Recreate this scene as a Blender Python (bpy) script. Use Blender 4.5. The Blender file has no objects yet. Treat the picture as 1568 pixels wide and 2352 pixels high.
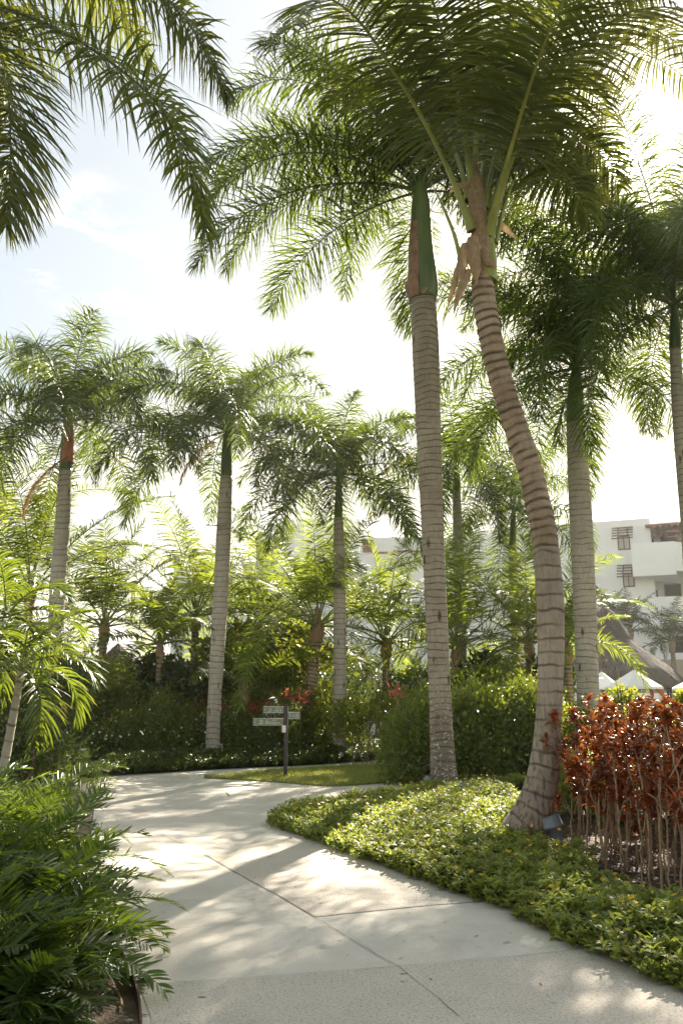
import bpy, math, random
import numpy as np
from mathutils import Vector
rng = np.random.default_rng(7)
random.seed(7)
R = math.radians
SC = bpy.context.scene
COL = SC.collection

# ------------------------------------------------------------------ camera
PITCH = math.atan(424 / 1950.0)
FPX, CX, CY, EYE = 1950.0, 784.0, 1176.0, 1.7
cam_d = bpy.data.cameras.new('camera')
cam_d.sensor_fit = 'VERTICAL'; cam_d.sensor_height = 36.0
cam_d.lens = FPX / 2352 * 36; cam_d.clip_end = 2000; cam_d.clip_start = 0.05
cam = bpy.data.objects.new('camera', cam_d); COL.objects.link(cam)
cam.location = (0, 0, EYE); cam.rotation_euler = (R(90) + PITCH, 0, 0)
SC.camera = cam
SP, CP = math.sin(PITCH), math.cos(PITCH)

def ray(px, py):
    u = (px - CX) / FPX; v = (CY - py) / FPX
    return np.array([u, CP - v * SP, SP + v * CP])
def pt(px, py, Y):
    d = ray(px, py); return np.array([0, 0, EYE]) + d * (Y / d[1])
def gp(px, py, z=0.0):
    d = ray(px, py); return np.array([0, 0, EYE]) + d * ((z - EYE) / d[2])
def mpp(py, Y):                      # metres per photo pixel at depth Y
    return Y / ray(CX, py)[1] / FPX

# ------------------------------------------------------------------ sun, sky, exposure
SUN_DIR = ray(1420, 365); SUN_DIR = SUN_DIR / np.linalg.norm(SUN_DIR)
SUN_EL = math.asin(SUN_DIR[2]); SUN_AZ = math.atan2(SUN_DIR[0], SUN_DIR[1])
sl = bpy.data.lights.new('sun', 'SUN'); sl.energy = 5.0; sl.angle = R(0.5); sl.color = (1.0, 0.90, 0.76)
so = bpy.data.objects.new('sun', sl); COL.objects.link(so)
so.rotation_euler = Vector(SUN_DIR).to_track_quat('Z', 'Y').to_euler(); so.location = (10, 20, 30)
SC.view_settings.view_transform = 'Standard'; SC.view_settings.look = 'None'
SC.view_settings.gamma = 1.0; SC.view_settings.exposure = 2.1
SC.cycles.max_bounces = 8; SC.cycles.transmission_bounces = 6; SC.cycles.diffuse_bounces = 4
SC.cycles.use_denoising = True; SC.cycles.sample_clamp_indirect = 8.0
SC.cycles.caustics_reflective = False; SC.cycles.caustics_refractive = False

# node helper: N(tree, type, {input: value or socket}, **props) -> node
def N(nt, typ, ins=None, **props):
    n = nt.nodes.new(typ)
    for k, v in props.items(): setattr(n, k, v)
    for k, v in (ins or {}).items():
        s = n.inputs[k]
        if isinstance(v, bpy.types.NodeSocket): nt.links.new(v, s)
        elif isinstance(v, bpy.types.Node): nt.links.new(v.outputs[0], s)
        else:
            if hasattr(s.default_value, '__len__') and not isinstance(v, (int, float)):
                v = tuple(v)
                if len(s.default_value) == 4 and len(v) == 3: v = v + (1,)
            s.default_value = v
    return n
def M_(nt, op, a, b=0.5, c=0.0, clamp=False):
    return N(nt, 'ShaderNodeMath', {0: a, 1: b, 2: c}, operation=op, use_clamp=clamp).outputs[0]
def MIX(nt, f, a, b, mode='MIX'):
    n = nt.nodes.new('ShaderNodeMix'); n.data_type = 'RGBA'; n.blend_type = mode
    for i, v in ((0, f), (6, a), (7, b)):
        s = n.inputs[i]
        if isinstance(v, bpy.types.NodeSocket): nt.links.new(v, s)
        elif isinstance(v, (int, float)): s.default_value = v
        else: s.default_value = tuple(v) + (1,) if len(v) == 3 else tuple(v)
    return n.outputs[2]
def STEP(nt, x, a, b):
    return N(nt, 'ShaderNodeMapRange', {0: x, 1: a, 2: b, 3: 0.0, 4: 1.0}, interpolation_type='SMOOTHSTEP').outputs[0]
def NOISE(nt, vec, scale, detail=3.0, rough=0.5, dist=0.0):
    return N(nt, 'ShaderNodeTexNoise', {'Vector': vec, 'Scale': scale, 'Detail': detail, 'Roughness': rough, 'Distortion': dist}).outputs[0]
def MAPV(nt, vec, scale):
    return N(nt, 'ShaderNodeMapping', {'Vector': vec, 'Scale': scale}).outputs[0]

w = bpy.data.worlds.new('World'); SC.world = w; w.use_nodes = True
nt = w.node_tree; nt.nodes.clear()
sky = N(nt, 'ShaderNodeTexSky', sky_type='NISHITA', sun_disc=False, sun_elevation=SUN_EL, sun_rotation=SUN_AZ,
        air_density=1.0, dust_density=1.6, ozone_density=1.0)
tc = N(nt, 'ShaderNodeTexCoord').outputs['Generated']
vn = N(nt, 'ShaderNodeVectorMath', {0: tc}, operation='NORMALIZE').outputs[0]
def dotdir(v):
    return N(nt, 'ShaderNodeVectorMath', {0: vn, 1: tuple(v)}, operation='DOT_PRODUCT').outputs['Value']
sz = N(nt, 'ShaderNodeSeparateXYZ', {0: vn}).outputs[2]
cn = NOISE(nt, MAPV(nt, vn, (2.2, 2.2, 5.0)), 1.6, 7.0, 0.58, 0.3)
low = STEP(nt, sz, 0.50, 0.10)
cl = STEP(nt, M_(nt, 'ADD', cn, M_(nt, 'MULTIPLY', low, 0.42)), 0.66, 0.98)
# the one wispy cloud in the blue
cdir = ray(205, 565); cdir = cdir / np.linalg.norm(cdir)
wn = NOISE(nt, MAPV(nt, vn, (9, 9, 22)), 1.0, 8.0, 0.62, 0.6)
dc = dotdir(cdir)
blob = STEP(nt, dc, math.cos(R(5.2)), math.cos(R(0.2)))
wisp = M_(nt, 'MULTIPLY', M_(nt, 'MULTIPLY', STEP(nt, wn, 0.42, 0.78), STEP(nt, blob, 0.0, 0.8)), 0.75)
cloud = M_(nt, 'MAXIMUM', cl, wisp)
sd = dotdir(SUN_DIR)
glow = M_(nt, 'MULTIPLY', M_(nt, 'POWER', M_(nt, 'MAXIMUM', sd, 0.0), 90.0), 5.0)
core = M_(nt, 'MULTIPLY', STEP(nt, sd, math.cos(R(1.5)), math.cos(R(0.4))), 40.0)
skyc = MIX(nt, 0.85, sky.outputs[0], (1.30, 1.52, 1.72))
cshade = NOISE(nt, MAPV(nt, vn, (5, 5, 11)), 1.0, 6.0, 0.6, 0.5)
tot = MIX(nt, cloud, skyc, MIX(nt, STEP(nt, cshade, 0.35, 0.65), (3.2, 3.15, 3.1), (5.4, 5.2, 4.9)))
gl = N(nt, 'ShaderNodeCombineColor', {0: M_(nt, 'ADD', glow, core), 1: M_(nt, 'ADD', M_(nt, 'MULTIPLY', glow, 0.96), core), 2: M_(nt, 'ADD', M_(nt, 'MULTIPLY', glow, 0.88), core)}).outputs[0]
tot = MIX(nt, 1.0, tot, gl, 'ADD')
bg = N(nt, 'ShaderNodeBackground', {'Color': MIX(nt, 1.0, tot, (1.06, 1.0, 0.90), 'MULTIPLY'), 'Strength': 0.105})
ow = N(nt, 'ShaderNodeOutputWorld', {0: bg})

# ------------------------------------------------------------------ mesh builder
def unit(a):
    a = np.asarray(a, float); n = np.linalg.norm(a, axis=-1, keepdims=True); n[n < 1e-9] = 1; return a / n
class MB:
    def __init__(s): s.v = []; s.uv = []; s.f = []; s.n = 0; s.m = []
    def add(s, v, faces, uv=None, mat=0):
        v = np.asarray(v, float).reshape(-1, 3)
        uv = np.zeros((len(v), 2)) if uv is None else np.asarray(uv, float).reshape(-1, 2)
        s.v.append(v); s.uv.append(uv)
        if isinstance(faces, np.ndarray): faces = [faces]
        for f in faces:
            f = np.asarray(f, np.int32)
            if f.ndim == 1: f = f[None, :]
            s.f.append(f + s.n); s.m.append(np.full(len(f), mat, np.int32))
        s.n += len(v)
    def build(s, name, mats, parent=None, smooth=False, origin=None):
        me = bpy.data.meshes.new(name)
        V = np.concatenate(s.v); UV = np.concatenate(s.uv)
        if origin is None: origin = np.array(parent.location) if parent is not None else np.zeros(3)
        V = V - np.asarray(origin)
        loops = np.concatenate([f.ravel() for f in s.f]); tot = np.concatenate([np.full(len(f), f.shape[1], np.int32) for f in s.f])
        st = np.concatenate([[0], np.cumsum(tot)[:-1]]).astype(np.int32)
        me.vertices.add(len(V)); me.vertices.foreach_set('co', V.astype(np.float32).ravel())
        me.loops.add(len(loops)); me.loops.foreach_set('vertex_index', loops.astype(np.int32))
        me.polygons.add(len(tot)); me.polygons.foreach_set('loop_start', st); me.polygons.foreach_set('loop_total', tot)
        if not isinstance(mats, (list, tuple)): mats = [mats]
        for m in mats: me.materials.append(m)
        me.polygons.foreach_set('material_index', np.concatenate(s.m))
        me.update(calc_edges=True)
        ul = me.uv_layers.new(name='UVMap'); ul.data.foreach_set('uv', UV[loops].astype(np.float32).ravel())
        me.polygons.foreach_set('use_smooth', np.full(len(tot), smooth))
        o = bpy.data.objects.new(name, me); COL.objects.link(o)
        if parent is not None: o.parent = parent
        else: o.location = origin
        return o
    # --- shapes
    def box(s, c, size, rot=0.0, bev=0.0, mat=0):
        x, y, z = np.array(size) / 2.0
        v = np.array([[-x, -y, -z], [x, -y, -z], [x, y, -z], [-x, y, -z], [-x, -y, z], [x, -y, z], [x, y, z], [-x, y, z]])
        ca, sa = math.cos(rot), math.sin(rot)
        v = v @ np.array([[ca, sa, 0], [-sa, ca, 0], [0, 0, 1]])
        s.add(v + np.array(c), np.array([[0, 3, 2, 1], [4, 5, 6, 7], [0, 1, 5, 4], [1, 2, 6, 5], [2, 3, 7, 6], [3, 0, 4, 7]]), mat=mat)
    def prism(s, poly, z0, z1, mat=0):
        n = len(poly); b = [(p[0], p[1], z0) for p in poly]; t = [(p[0], p[1], z1) for p in poly]
        q = np.array([[i, (i + 1) % n, n + (i + 1) % n, n + i] for i in range(n)])
        s.add(b + t, [np.arange(n)[::-1].copy(), np.arange(n) + n, q], mat=mat)
    def quadbar(s, a, b, wd, ht, up=(0, 0, 1), mat=0):
        a = np.array(a, float); b = np.array(b, float); t = unit(b - a); si = unit(np.cross(t, up)); u = np.cross(si, t)
        c = [(-1, -1), (1, -1), (1, 1), (-1, 1)]
        v = [p + si * i * wd / 2 + u * j * ht / 2 for p in (a, b) for i, j in c]
        s.add(v, [np.array([[0, 1, 2, 3], [7, 6, 5, 4]]), np.array([[i, i + 4, (i + 1) % 4 + 4, (i + 1) % 4] for i in range(4)])], mat=mat)
    def tube(s, P, r, seg=8, caps=True, a0=0.0, a1=2 * math.pi, mat=0, v0=0.0, ref=(0.0, 1.0, 0.0), squash=None, wob=None):
        P = np.asarray(P, float); n = len(P); r = np.broadcast_to(np.asarray(r, float), (n,)).copy()
        T = np.gradient(P, axis=0); T = unit(T)
        ref = np.array(ref, float)
        if abs(np.dot(T[0], ref)) > 0.9: ref = np.array([1.0, 0, 0])
        S = []; s0 = unit(ref - np.dot(ref, T[0]) * T[0])
        for i in range(n):
            s0 = unit(s0 - np.dot(s0, T[i]) * T[i]); S.append(s0)
        S = np.array(S); B = np.cross(T, S)
        full = abs(a1 - a0 - 2 * math.pi) < 1e-6
        k = seg + 1
        ang = np.linspace(a0, a1, k)
        rr = r[:, None] * np.ones((n, k))
        if wob is not None: rr = rr * wob[:, :k]
        ca, sa = np.cos(ang)[None, :, None], np.sin(ang)[None, :, None]
        q = 1.0 if squash is None else squash
        V = P[:, None, :] + rr[:, :, None] * (S[:, None, :] * ca + q * B[:, None, :] * sa)
        L = np.concatenate([[0], np.cumsum(np.linalg.norm(np.diff(P, axis=0), axis=1))]) + v0
        UV = np.stack([np.broadcast_to(ang[None, :] / (2 * math.pi), (n, k)), np.broadcast_to(L[:, None], (n, k))], -1)
        i, j = np.meshgrid(np.arange(n - 1), np.arange(seg), indexing='ij')
        a = (i * k + j).ravel()
        F = [np.stack([a, a + k, a + k + 1, a + 1], 1)[:, ::-1].copy()]
        if caps and full:
            F.append(np.arange(seg)); F.append(((n - 1) * k + np.arange(seg))[::-1].copy())
        s.add(V.reshape(-1, 3), F, UV.reshape(-1, 2), mat)
    def leaves(s, base, d, wv, length, width, droop=0.0, prof=(0.4, 1, 0.85, 0.5, 0.04), rnd=None, fold=0.0, mat=0, curl=None):
        base = np.asarray(base, float); n = len(base)
        if n == 0: return
        d = unit(d); wv = np.asarray(wv, float); wv = unit(wv - np.sum(wv * d, 1, keepdims=True) * d)
        length = np.broadcast_to(np.asarray(length, float), (n,)); width = np.broadcast_to(np.asarray(width, float), (n,))
        droop = np.broadcast_to(np.asarray(droop, float), (n,)); m = len(prof) - 1
        rnd = rng.random(n) if rnd is None else rnd
        p = base.copy(); rows = []; uvs = []
        across = 3 if fold else 2
        for k in range(m + 1):
            hw = (width * prof[k] / 2)[:, None]
            if fold:
                nr = np.cross(wv, d)
                rows.append(np.stack([p - wv * hw + nr * hw * fold, p, p + wv * hw + nr * hw * fold], 1))
            else:
                rows.append(np.stack([p - wv * hw, p + wv * hw], 1))
            uvs.append(np.stack([np.full(n, k / m), rnd], 1))
            p = p + d * (length / m)[:, None]
            d2 = d.copy(); d2[:, 2] -= droop
            if curl is not None: d2 = d2 + curl
            d = unit(d2); wv = unit(wv - np.sum(wv * d, 1, keepdims=True) * d)
        V = np.stack(rows, 1)                     # n, m+1, across, 3
        UV = np.repeat(np.stack(uvs, 1)[:, :, None, :], across, 2)
        b = (np.arange(n) * (m + 1) * across)[:, None, None]
        kk = (np.arange(m) * across)[None, :, None]; cc = np.arange(across - 1)[None, None, :]
        a = (b + kk + cc).ravel()
        s.add(V.reshape(-1, 3), np.stack([a, a + 1, a + across + 1, a + across], 1), UV.reshape(-1, 2), mat)

def tag(o, label=None, cat=None, group=None, kind=None):
    if label: o['label'] = label
    if cat: o['category'] = cat
    if group: o['group'] = group
    if kind: o['kind'] = kind
    return o
def thing(name, label, cat, loc, group=None):
    o = bpy.data.objects.new(name, None); COL.objects.link(o); o.location = tuple(float(c) for c in loc)
    o.empty_display_size = 0.2
    return tag(o, label, cat, group)
def struct(name, mb, mat, smooth=False):
    return tag(mb.build(name, mat, smooth=smooth), kind='structure')

# ------------------------------------------------------------------ materials
def newmat(name):
    m = bpy.data.materials.new(name); m.use_nodes = True; nt = m.node_tree; nt.nodes.clear()
    out = N(nt, 'ShaderNodeOutputMaterial'); return m, nt, out
def simple(name, col, rough=0.7, noise=0.15, scale=6.0, bump=0.0, bscale=60.0, metal=0.0, spec=0.5):
    m, nt, out = newmat(name)
    co = N(nt, 'ShaderNodeTexCoord').outputs['Object']
    f = NOISE(nt, co, scale, 5.0, 0.6)
    c = MIX(nt, STEP(nt, f, 0.3, 0.7), tuple(x * (1 - noise) for x in col), tuple(min(1, x * (1 + noise)) for x in col))
    p = N(nt, 'ShaderNodeBsdfPrincipled', {'Base Color': c, 'Roughness': rough, 'Metallic': metal, 'Specular IOR Level': spec})
    if bump:
        b = N(nt, 'ShaderNodeBump', {'Height': NOISE(nt, co, bscale, 4.0), 'Strength': bump, 'Distance': 0.02}); nt.links.new(b.outputs[0], p.inputs['Normal'])
    nt.links.new(p.outputs[0], out.inputs[0]); return m
def leafmat(name, c1, c2, tr, tf=0.45, rough=0.38, tip=None, tipamt=0.3, c3=None, spec=0.5, warm=None):
    warm = c1[1] > c1[0] if warm is None else warm
    m, nt, out = newmat(name)
    uv = N(nt, 'ShaderNodeSeparateXYZ', {0: N(nt, 'ShaderNodeUVMap').outputs[0]})
    t, r = uv.outputs[0], uv.outputs[1]
    if warm:
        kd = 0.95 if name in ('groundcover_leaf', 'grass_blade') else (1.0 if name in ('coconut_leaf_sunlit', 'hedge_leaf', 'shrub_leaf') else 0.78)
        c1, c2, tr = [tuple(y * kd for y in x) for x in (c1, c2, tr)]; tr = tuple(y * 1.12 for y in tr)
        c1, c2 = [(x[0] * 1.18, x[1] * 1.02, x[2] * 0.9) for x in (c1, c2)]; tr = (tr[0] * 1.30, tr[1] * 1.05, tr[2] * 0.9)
    co = N(nt, 'ShaderNodeTexCoord').outputs['Object']
    c = MIX(nt, r, c1, c2)
    if c3: c = MIX(nt, STEP(nt, M_(nt, 'FRACT', M_(nt, 'MULTIPLY', r, 7.31)), 0.72, 0.98), c, c3)
    oi = N(nt, 'ShaderNodeObjectInfo').outputs['Random']
    val = M_(nt, 'ADD', M_(nt, 'MULTIPLY', oi, 0.35), M_(nt, 'MULTIPLY_ADD', NOISE(nt, co, 1.3, 2.0), 0.5, 0.58))
    hs = N(nt, 'ShaderNodeHueSaturation', {'Hue': M_(nt, 'MULTIPLY_ADD', oi, 0.03, 0.487), 'Saturation': 1.0, 'Value': val, 'Color': c}).outputs[0]
    trc = N(nt, 'ShaderNodeHueSaturation', {'Value': val, 'Color': MIX(nt, r, tr, tuple(x * 1.35 for x in tr))}).outputs[0]
    if tip:
        f = M_(nt, 'MULTIPLY', STEP(nt, t, 0.6, 1.0), STEP(nt, r, 1 - tipamt, 1 - tipamt + 0.1))
        hs = MIX(nt, f, hs, tip); trc = MIX(nt, f, trc, tip)
    p = N(nt, 'ShaderNodeBsdfPrincipled', {'Base Color': hs, 'Roughness': rough, 'Specular IOR Level': spec})
    tl = N(nt, 'ShaderNodeBsdfTranslucent', {'Color': trc})
    mx = N(nt, 'ShaderNodeMixShader', {0: tf, 1: p, 2: tl}); nt.links.new(mx.outputs[0], out.inputs[0]); return m

M = {}
M['royal'] = leafmat('royal_leaf', (0.028, 0.062, 0.016), (0.060, 0.115, 0.024), (0.15, 0.25, 0.02), 0.35, 0.38, (0.30, 0.24, 0.04), 0.12)
M['royal_y'] = leafmat('royal_leaf_yellowed', (0.30, 0.22, 0.03), (0.42, 0.30, 0.04), (0.50, 0.30, 0.02), 0.45, 0.45)
M['overhead'] = leafmat('overhead_leaf', (0.034, 0.066, 0.016), (0.080, 0.125, 0.024), (0.20, 0.27, 0.025), 0.38, 0.36, (0.34, 0.26, 0.05), 0.15)
M['coco'] = leafmat('coconut_leaf', (0.045, 0.080, 0.020), (0.085, 0.125, 0.035), (0.17, 0.23, 0.03), 0.36, 0.40, (0.28, 0.22, 0.07), 0.2)
M['coco_far'] = leafmat('coconut_leaf_sunlit', (0.034, 0.072, 0.014), (0.072, 0.118, 0.022), (0.18, 0.27, 0.025), 0.42, 0.50, (0.36, 0.28, 0.05), 0.2, spec=0.3)  # sunlit look of the background palms put into the leaf colour
M['coco_shade'] = leafmat('coconut_leaf_shaded', (0.030, 0.060, 0.028), (0.055, 0.095, 0.035), (0.09, 0.14, 0.03), 0.3, 0.55, spec=0.15)  # darker copy of the coconut leaf, shade put into its colour
M['adonidia'] = leafmat('small_palm_leaf', (0.040, 0.090, 0.014), (0.080, 0.140, 0.018), (0.16, 0.25, 0.02), 0.38, 0.38, (0.4, 0.32, 0.05), 0.2)
M['fern'] = leafmat('fern_leaf', (0.026, 0.064, 0.016), (0.058, 0.118, 0.024), (0.17, 0.30, 0.02), 0.42, 0.40, (0.36, 0.22, 0.03), 0.03)
M['fern_l'] = leafmat('fern_leaf_light', (0.045, 0.100, 0.018), (0.085, 0.160, 0.026), (0.19, 0.32, 0.03), 0.40, 0.40)
M['hedge'] = leafmat('hedge_leaf', (0.045, 0.090, 0.022), (0.095, 0.155, 0.036), (0.22, 0.32, 0.025), 0.40, 0.28)
M['shrub'] = leafmat('shrub_leaf', (0.040, 0.075, 0.018), (0.090, 0.140, 0.030), (0.26, 0.34, 0.03), 0.40, 0.34, c3=(0.14, 0.17, 0.03))
M['dark_shrub'] = leafmat('dark_shrub_leaf', (0.035, 0.065, 0.018), (0.070, 0.115, 0.030), (0.09, 0.15, 0.02), 0.3, 0.34)
M['cover'] = leafmat('groundcover_leaf', (0.080, 0.145, 0.032), (0.190, 0.260, 0.070), (0.30, 0.42, 0.06), 0.38, 0.52, c3=(0.18, 0.12, 0.05))
M['cover_far'] = leafmat('border_leaf', (0.035, 0.080, 0.020), (0.075, 0.130, 0.032), (0.16, 0.26, 0.03), 0.33, 0.36)
M['croton'] = leafmat('croton_leaf', (0.075, 0.018, 0.014), (0.37, 0.105, 0.030), (0.58, 0.16, 0.03), 0.38, 0.28, c3=(0.060, 0.050, 0.018))
M['maroon'] = leafmat('maroon_leaf', (0.060, 0.014, 0.014), (0.120, 0.026, 0.020), (0.22, 0.03, 0.02), 0.3, 0.28, c3=(0.03, 0.012, 0.012))
M['ti'] = leafmat('ti_leaf', (0.26, 0.06, 0.04), (0.50, 0.20, 0.13), (0.70, 0.20, 0.10), 0.40, 0.35, c3=(0.05, 0.055, 0.02))
M['grass'] = leafmat('grass_blade', (0.11, 0.17, 0.035), (0.20, 0.25, 0.06), (0.34, 0.42, 0.06), 0.4, 0.5)
M['yellow'] = leafmat('yellow_petal', (0.82, 0.55, 0.01), (0.90, 0.66, 0.02), (0.9, 0.6, 0.02), 0.35, 0.5)
M['white_fl'] = leafmat('white_petal', (0.75, 0.75, 0.70), (0.85, 0.85, 0.8), (0.8, 0.8, 0.7), 0.35, 0.5)
M['rachis'] = simple('green_rachis', (0.16, 0.19, 0.045), 0.4, 0.2, 3.0)
M['rachis_d'] = simple('dark_rachis', (0.075, 0.10, 0.03), 0.45, 0.2, 3.0)
M['petiole'] = simple('yellow_green_petiole', (0.22, 0.24, 0.045), 0.38, 0.22, 2.5)
M['deadleaf'] = leafmat('dead_leaf', (0.16, 0.085, 0.035), (0.26, 0.15, 0.07), (0.3, 0.16, 0.06), 0.3, 0.7)
M['stem'] = simple('tan_stem', (0.30, 0.21, 0.12), 0.8, 0.3, 25.0, 0.4)
M['bark'] = simple('brown_bark', (0.14, 0.10, 0.065), 0.9, 0.35, 20.0, 0.6)
M['white_wall'] = simple('white_stucco', (0.86, 0.86, 0.84), 0.85, 0.03, 0.6, 0.15, 30)
M['tan_wall'] = simple('tan_stucco', (0.42, 0.36, 0.27), 0.9, 0.15, 1.2, 0.2, 20)
M['wood'] = simple('dark_wood', (0.11, 0.06, 0.04), 0.7, 0.3, 8.0)
M['wood_r'] = simple('reddish_wood', (0.26, 0.13, 0.075), 0.7, 0.25, 6.0)
M['glass'] = simple('window_glass', (0.05, 0.055, 0.05), 0.1, 0.2, 1.0)
M['shutter'] = simple('shutter_slats', (0.45, 0.43, 0.36), 0.7, 0.1, 2.0)
M['cloth'] = simple('parasol_cloth', (0.82, 0.81, 0.78), 0.8, 0.03, 2.0)
M['post'] = simple('bronze_post_paint', (0.045, 0.032, 0.030), 0.45, 0.2, 12.0)
M['board'] = simple('green_grey_board', (0.19, 0.22, 0.155), 0.6, 0.12, 30.0)
M['letter'] = simple('pale_lettering', (0.72, 0.74, 0.64), 0.7, 0.02, 3.0)
M['paper'] = simple('paper_notice', (0.75, 0.76, 0.78), 0.7, 0.03, 3.0)
M['orange'] = simple('orange_card', (0.55, 0.20, 0.06), 0.7, 0.1, 3.0)
M['lampgrey'] = simple('grey_lamp_paint', (0.17, 0.20, 0.22), 0.5, 0.12, 30.0)
M['hose'] = simple('black_hose', (0.05, 0.045, 0.04), 0.6, 0.3, 10.0)
M['edging'] = simple('rusty_edging', (0.10, 0.055, 0.035), 0.9, 0.4, 25.0, 0.6)
M['rock'] = simple('limestone_rock', (0.36, 0.30, 0.23), 0.95, 0.3, 7.0, 0.8, 18)
M['joint'] = simple('joint_filler', (0.17, 0.155, 0.13), 0.9, 0.3, 20.0)
M['chips'] = leafmat('mulch_chip', (0.10, 0.065, 0.04), (0.34, 0.25, 0.16), (0.1, 0.06, 0.04), 0.05, 0.9, c3=(0.5, 0.42, 0.3))

def mat_fibre():
    m, nt, out = newmat('coconut_fibre_sheath')
    co = N(nt, 'ShaderNodeTexCoord').outputs['Object']; uv = N(nt, 'ShaderNodeUVMap').outputs[0]
    f = NOISE(nt, MAPV(nt, co, (14, 14, 9)), 1.0, 7.0, 0.75, 1.2)
    f2 = NOISE(nt, MAPV(nt, co, (2, 2, 40)), 2.0, 4.0, 0.6, 1.0)
    c = MIX(nt, STEP(nt, f, 0.3, 0.7), (0.15, 0.085, 0.045), (0.55, 0.42, 0.28)); c = MIX(nt, M_(nt, 'MULTIPLY', f2, 0.55), c, (0.42, 0.30, 0.19))
    p = N(nt, 'ShaderNodeBsdfPrincipled', {'Base Color': c, 'Roughness': 0.85})
    b = N(nt, 'ShaderNodeBump', {'Height': f, 'Strength': 0.7, 'Distance': 0.01}); nt.links.new(b.outputs[0], p.inputs['Normal'])
    tl = N(nt, 'ShaderNodeBsdfTranslucent', {'Color': (0.48, 0.32, 0.17, 1)})
    mx = N(nt, 'ShaderNodeMixShader', {0: 0.3, 1: p, 2: tl}); nt.links.new(mx.outputs[0], out.inputs[0]); return m
M['fibre'] = mat_fibre()

def mat_trunk(name, c1, c2, ring, ringcol, ringw, lichen, vscale=1.0, rust=0.0):
    m, nt, out = newmat(name)
    uvn = N(nt, 'ShaderNodeUVMap').outputs[0]; s = N(nt, 'ShaderNodeSeparateXYZ', {0: uvn}); u, v = s.outputs[0], s.outputs[1]
    co = N(nt, 'ShaderNodeTexCoord').outputs['Object']
    big = NOISE(nt, MAPV(nt, co, (1.5, 1.5, 1.2)), 1.0, 4.0, 0.6)
    fine = NOISE(nt, MAPV(nt, co, (22, 22, 9)), 1.0, 6.0, 0.65)
    streak = NOISE(nt, MAPV(nt, co, (9, 9, 0.9)), 1.0, 5.0, 0.6)
    wobv = NOISE(nt, MAPV(nt, co, (1.6, 1.6, 1.0)), 1.0, 2.0)
    ph = M_(nt, 'ADD', M_(nt, 'MULTIPLY', v, 1.0 / ring), M_(nt, 'MULTIPLY', wobv, 1.9))
    fr = M_(nt, 'FRACT', ph)
    line = M_(nt, 'MULTIPLY', STEP(nt, M_(nt, 'ABSOLUTE', M_(nt, 'SUBTRACT', fr, 0.5)), ringw, 0.0), STEP(nt, NOISE(nt, MAPV(nt, co, (3, 3, 6)), 1.0, 3.0), 0.22, 0.62))
    c = MIX(nt, STEP(nt, big, 0.25, 0.75), c1, c2)
    c = MIX(nt, M_(nt, 'MULTIPLY', STEP(nt, fine, 0.35, 0.75), 0.35), c, tuple(x * 0.5 for x in c1))
    c = MIX(nt, M_(nt, 'MULTIPLY', STEP(nt, streak, 0.52, 0.72), 0.35), c, tuple(x * 0.45 for x in c2))
    c = MIX(nt, M_(nt, 'MULTIPLY', line, 0.92), c, ringcol)
    if rust:
        rr = STEP(nt, NOISE(nt, MAPV(nt, co, (2.5, 2.5, 1.1)), 1.0, 4.0, 0.6), 0.55, 0.75)
        c = MIX(nt, M_(nt, 'MULTIPLY', rr, rust), c, (0.42, 0.20, 0.08))
    if lichen:
        ln = NOISE(nt, MAPV(nt, co, (20, 20, 26)), 1.0, 3.0, 0.55)
        lo = M_(nt, 'MULTIPLY', STEP(nt, ln, 0.57, 0.63), STEP(nt, v, lichen * 1.6, lichen * 0.3))
        dk = M_(nt, 'MULTIPLY', STEP(nt, v, lichen, 0.1), 0.62)
        c = MIX(nt, dk, c, (0.10, 0.075, 0.055)); c = MIX(nt, lo, c, (0.50, 0.50, 0.44))
    if rust:
        fi = STEP(nt, NOISE(nt, MAPV(nt, co, (26, 26, 3.2)), 1.0, 4.0, 0.6, 0.4), 0.50, 0.62); c = MIX(nt, M_(nt, 'MULTIPLY', fi, M_(nt, 'MULTIPLY_ADD', STEP(nt, v, 2.4, 0.6), 0.55, 0.2)), c, (0.075, 0.055, 0.04))
    vor = N(nt, 'ShaderNodeTexVoronoi', {'Vector': MAPV(nt, co, (3.3, 3.3, 1.15)), 'Scale': 1.0, 'Randomness': 1.0}).outputs['Distance']
    c = MIX(nt, M_(nt, 'MULTIPLY', STEP(nt, vor, 0.17, 0.06), 0.85), c, (0.055, 0.032, 0.022))
    p = N(nt, 'ShaderNodeBsdfPrincipled', {'Base Color': c, 'Roughness': 0.88, 'Specular IOR Level': 0.25})
    h = M_(nt, 'SUBTRACT', M_(nt, 'MULTIPLY', fine, 0.5), M_(nt, 'MULTIPLY', line, 0.6))
    b = N(nt, 'ShaderNodeBump', {'Height': h, 'Strength': 0.9, 'Distance': 0.02}); nt.links.new(b.outputs[0], p.inputs['Normal'])
    nt.links.new(p.outputs[0], out.inputs[0]); return m
M['trunk_r'] = mat_trunk('royal_trunk', (0.36, 0.325, 0.265), (0.50, 0.46, 0.38), 0.14, (0.15, 0.12, 0.09), 0.14, 0.0)
M['trunk_m'] = mat_trunk('main_royal_trunk', (0.25, 0.21, 0.155), (0.40, 0.35, 0.27), 0.125, (0.10, 0.075, 0.055), 0.16, 2.2)
M['trunk_c'] = mat_trunk('coconut_trunk', (0.25, 0.21, 0.16), (0.42, 0.36, 0.28), 0.17, (0.11, 0.08, 0.055), 0.16, 0.0, rust=0.35)
M['trunk_ct'] = mat_trunk('coconut_trunk_scarred', (0.24, 0.175, 0.115), (0.46, 0.365, 0.26), 0.115, (0.06, 0.042, 0.03), 0.32, 0.0)
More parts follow.
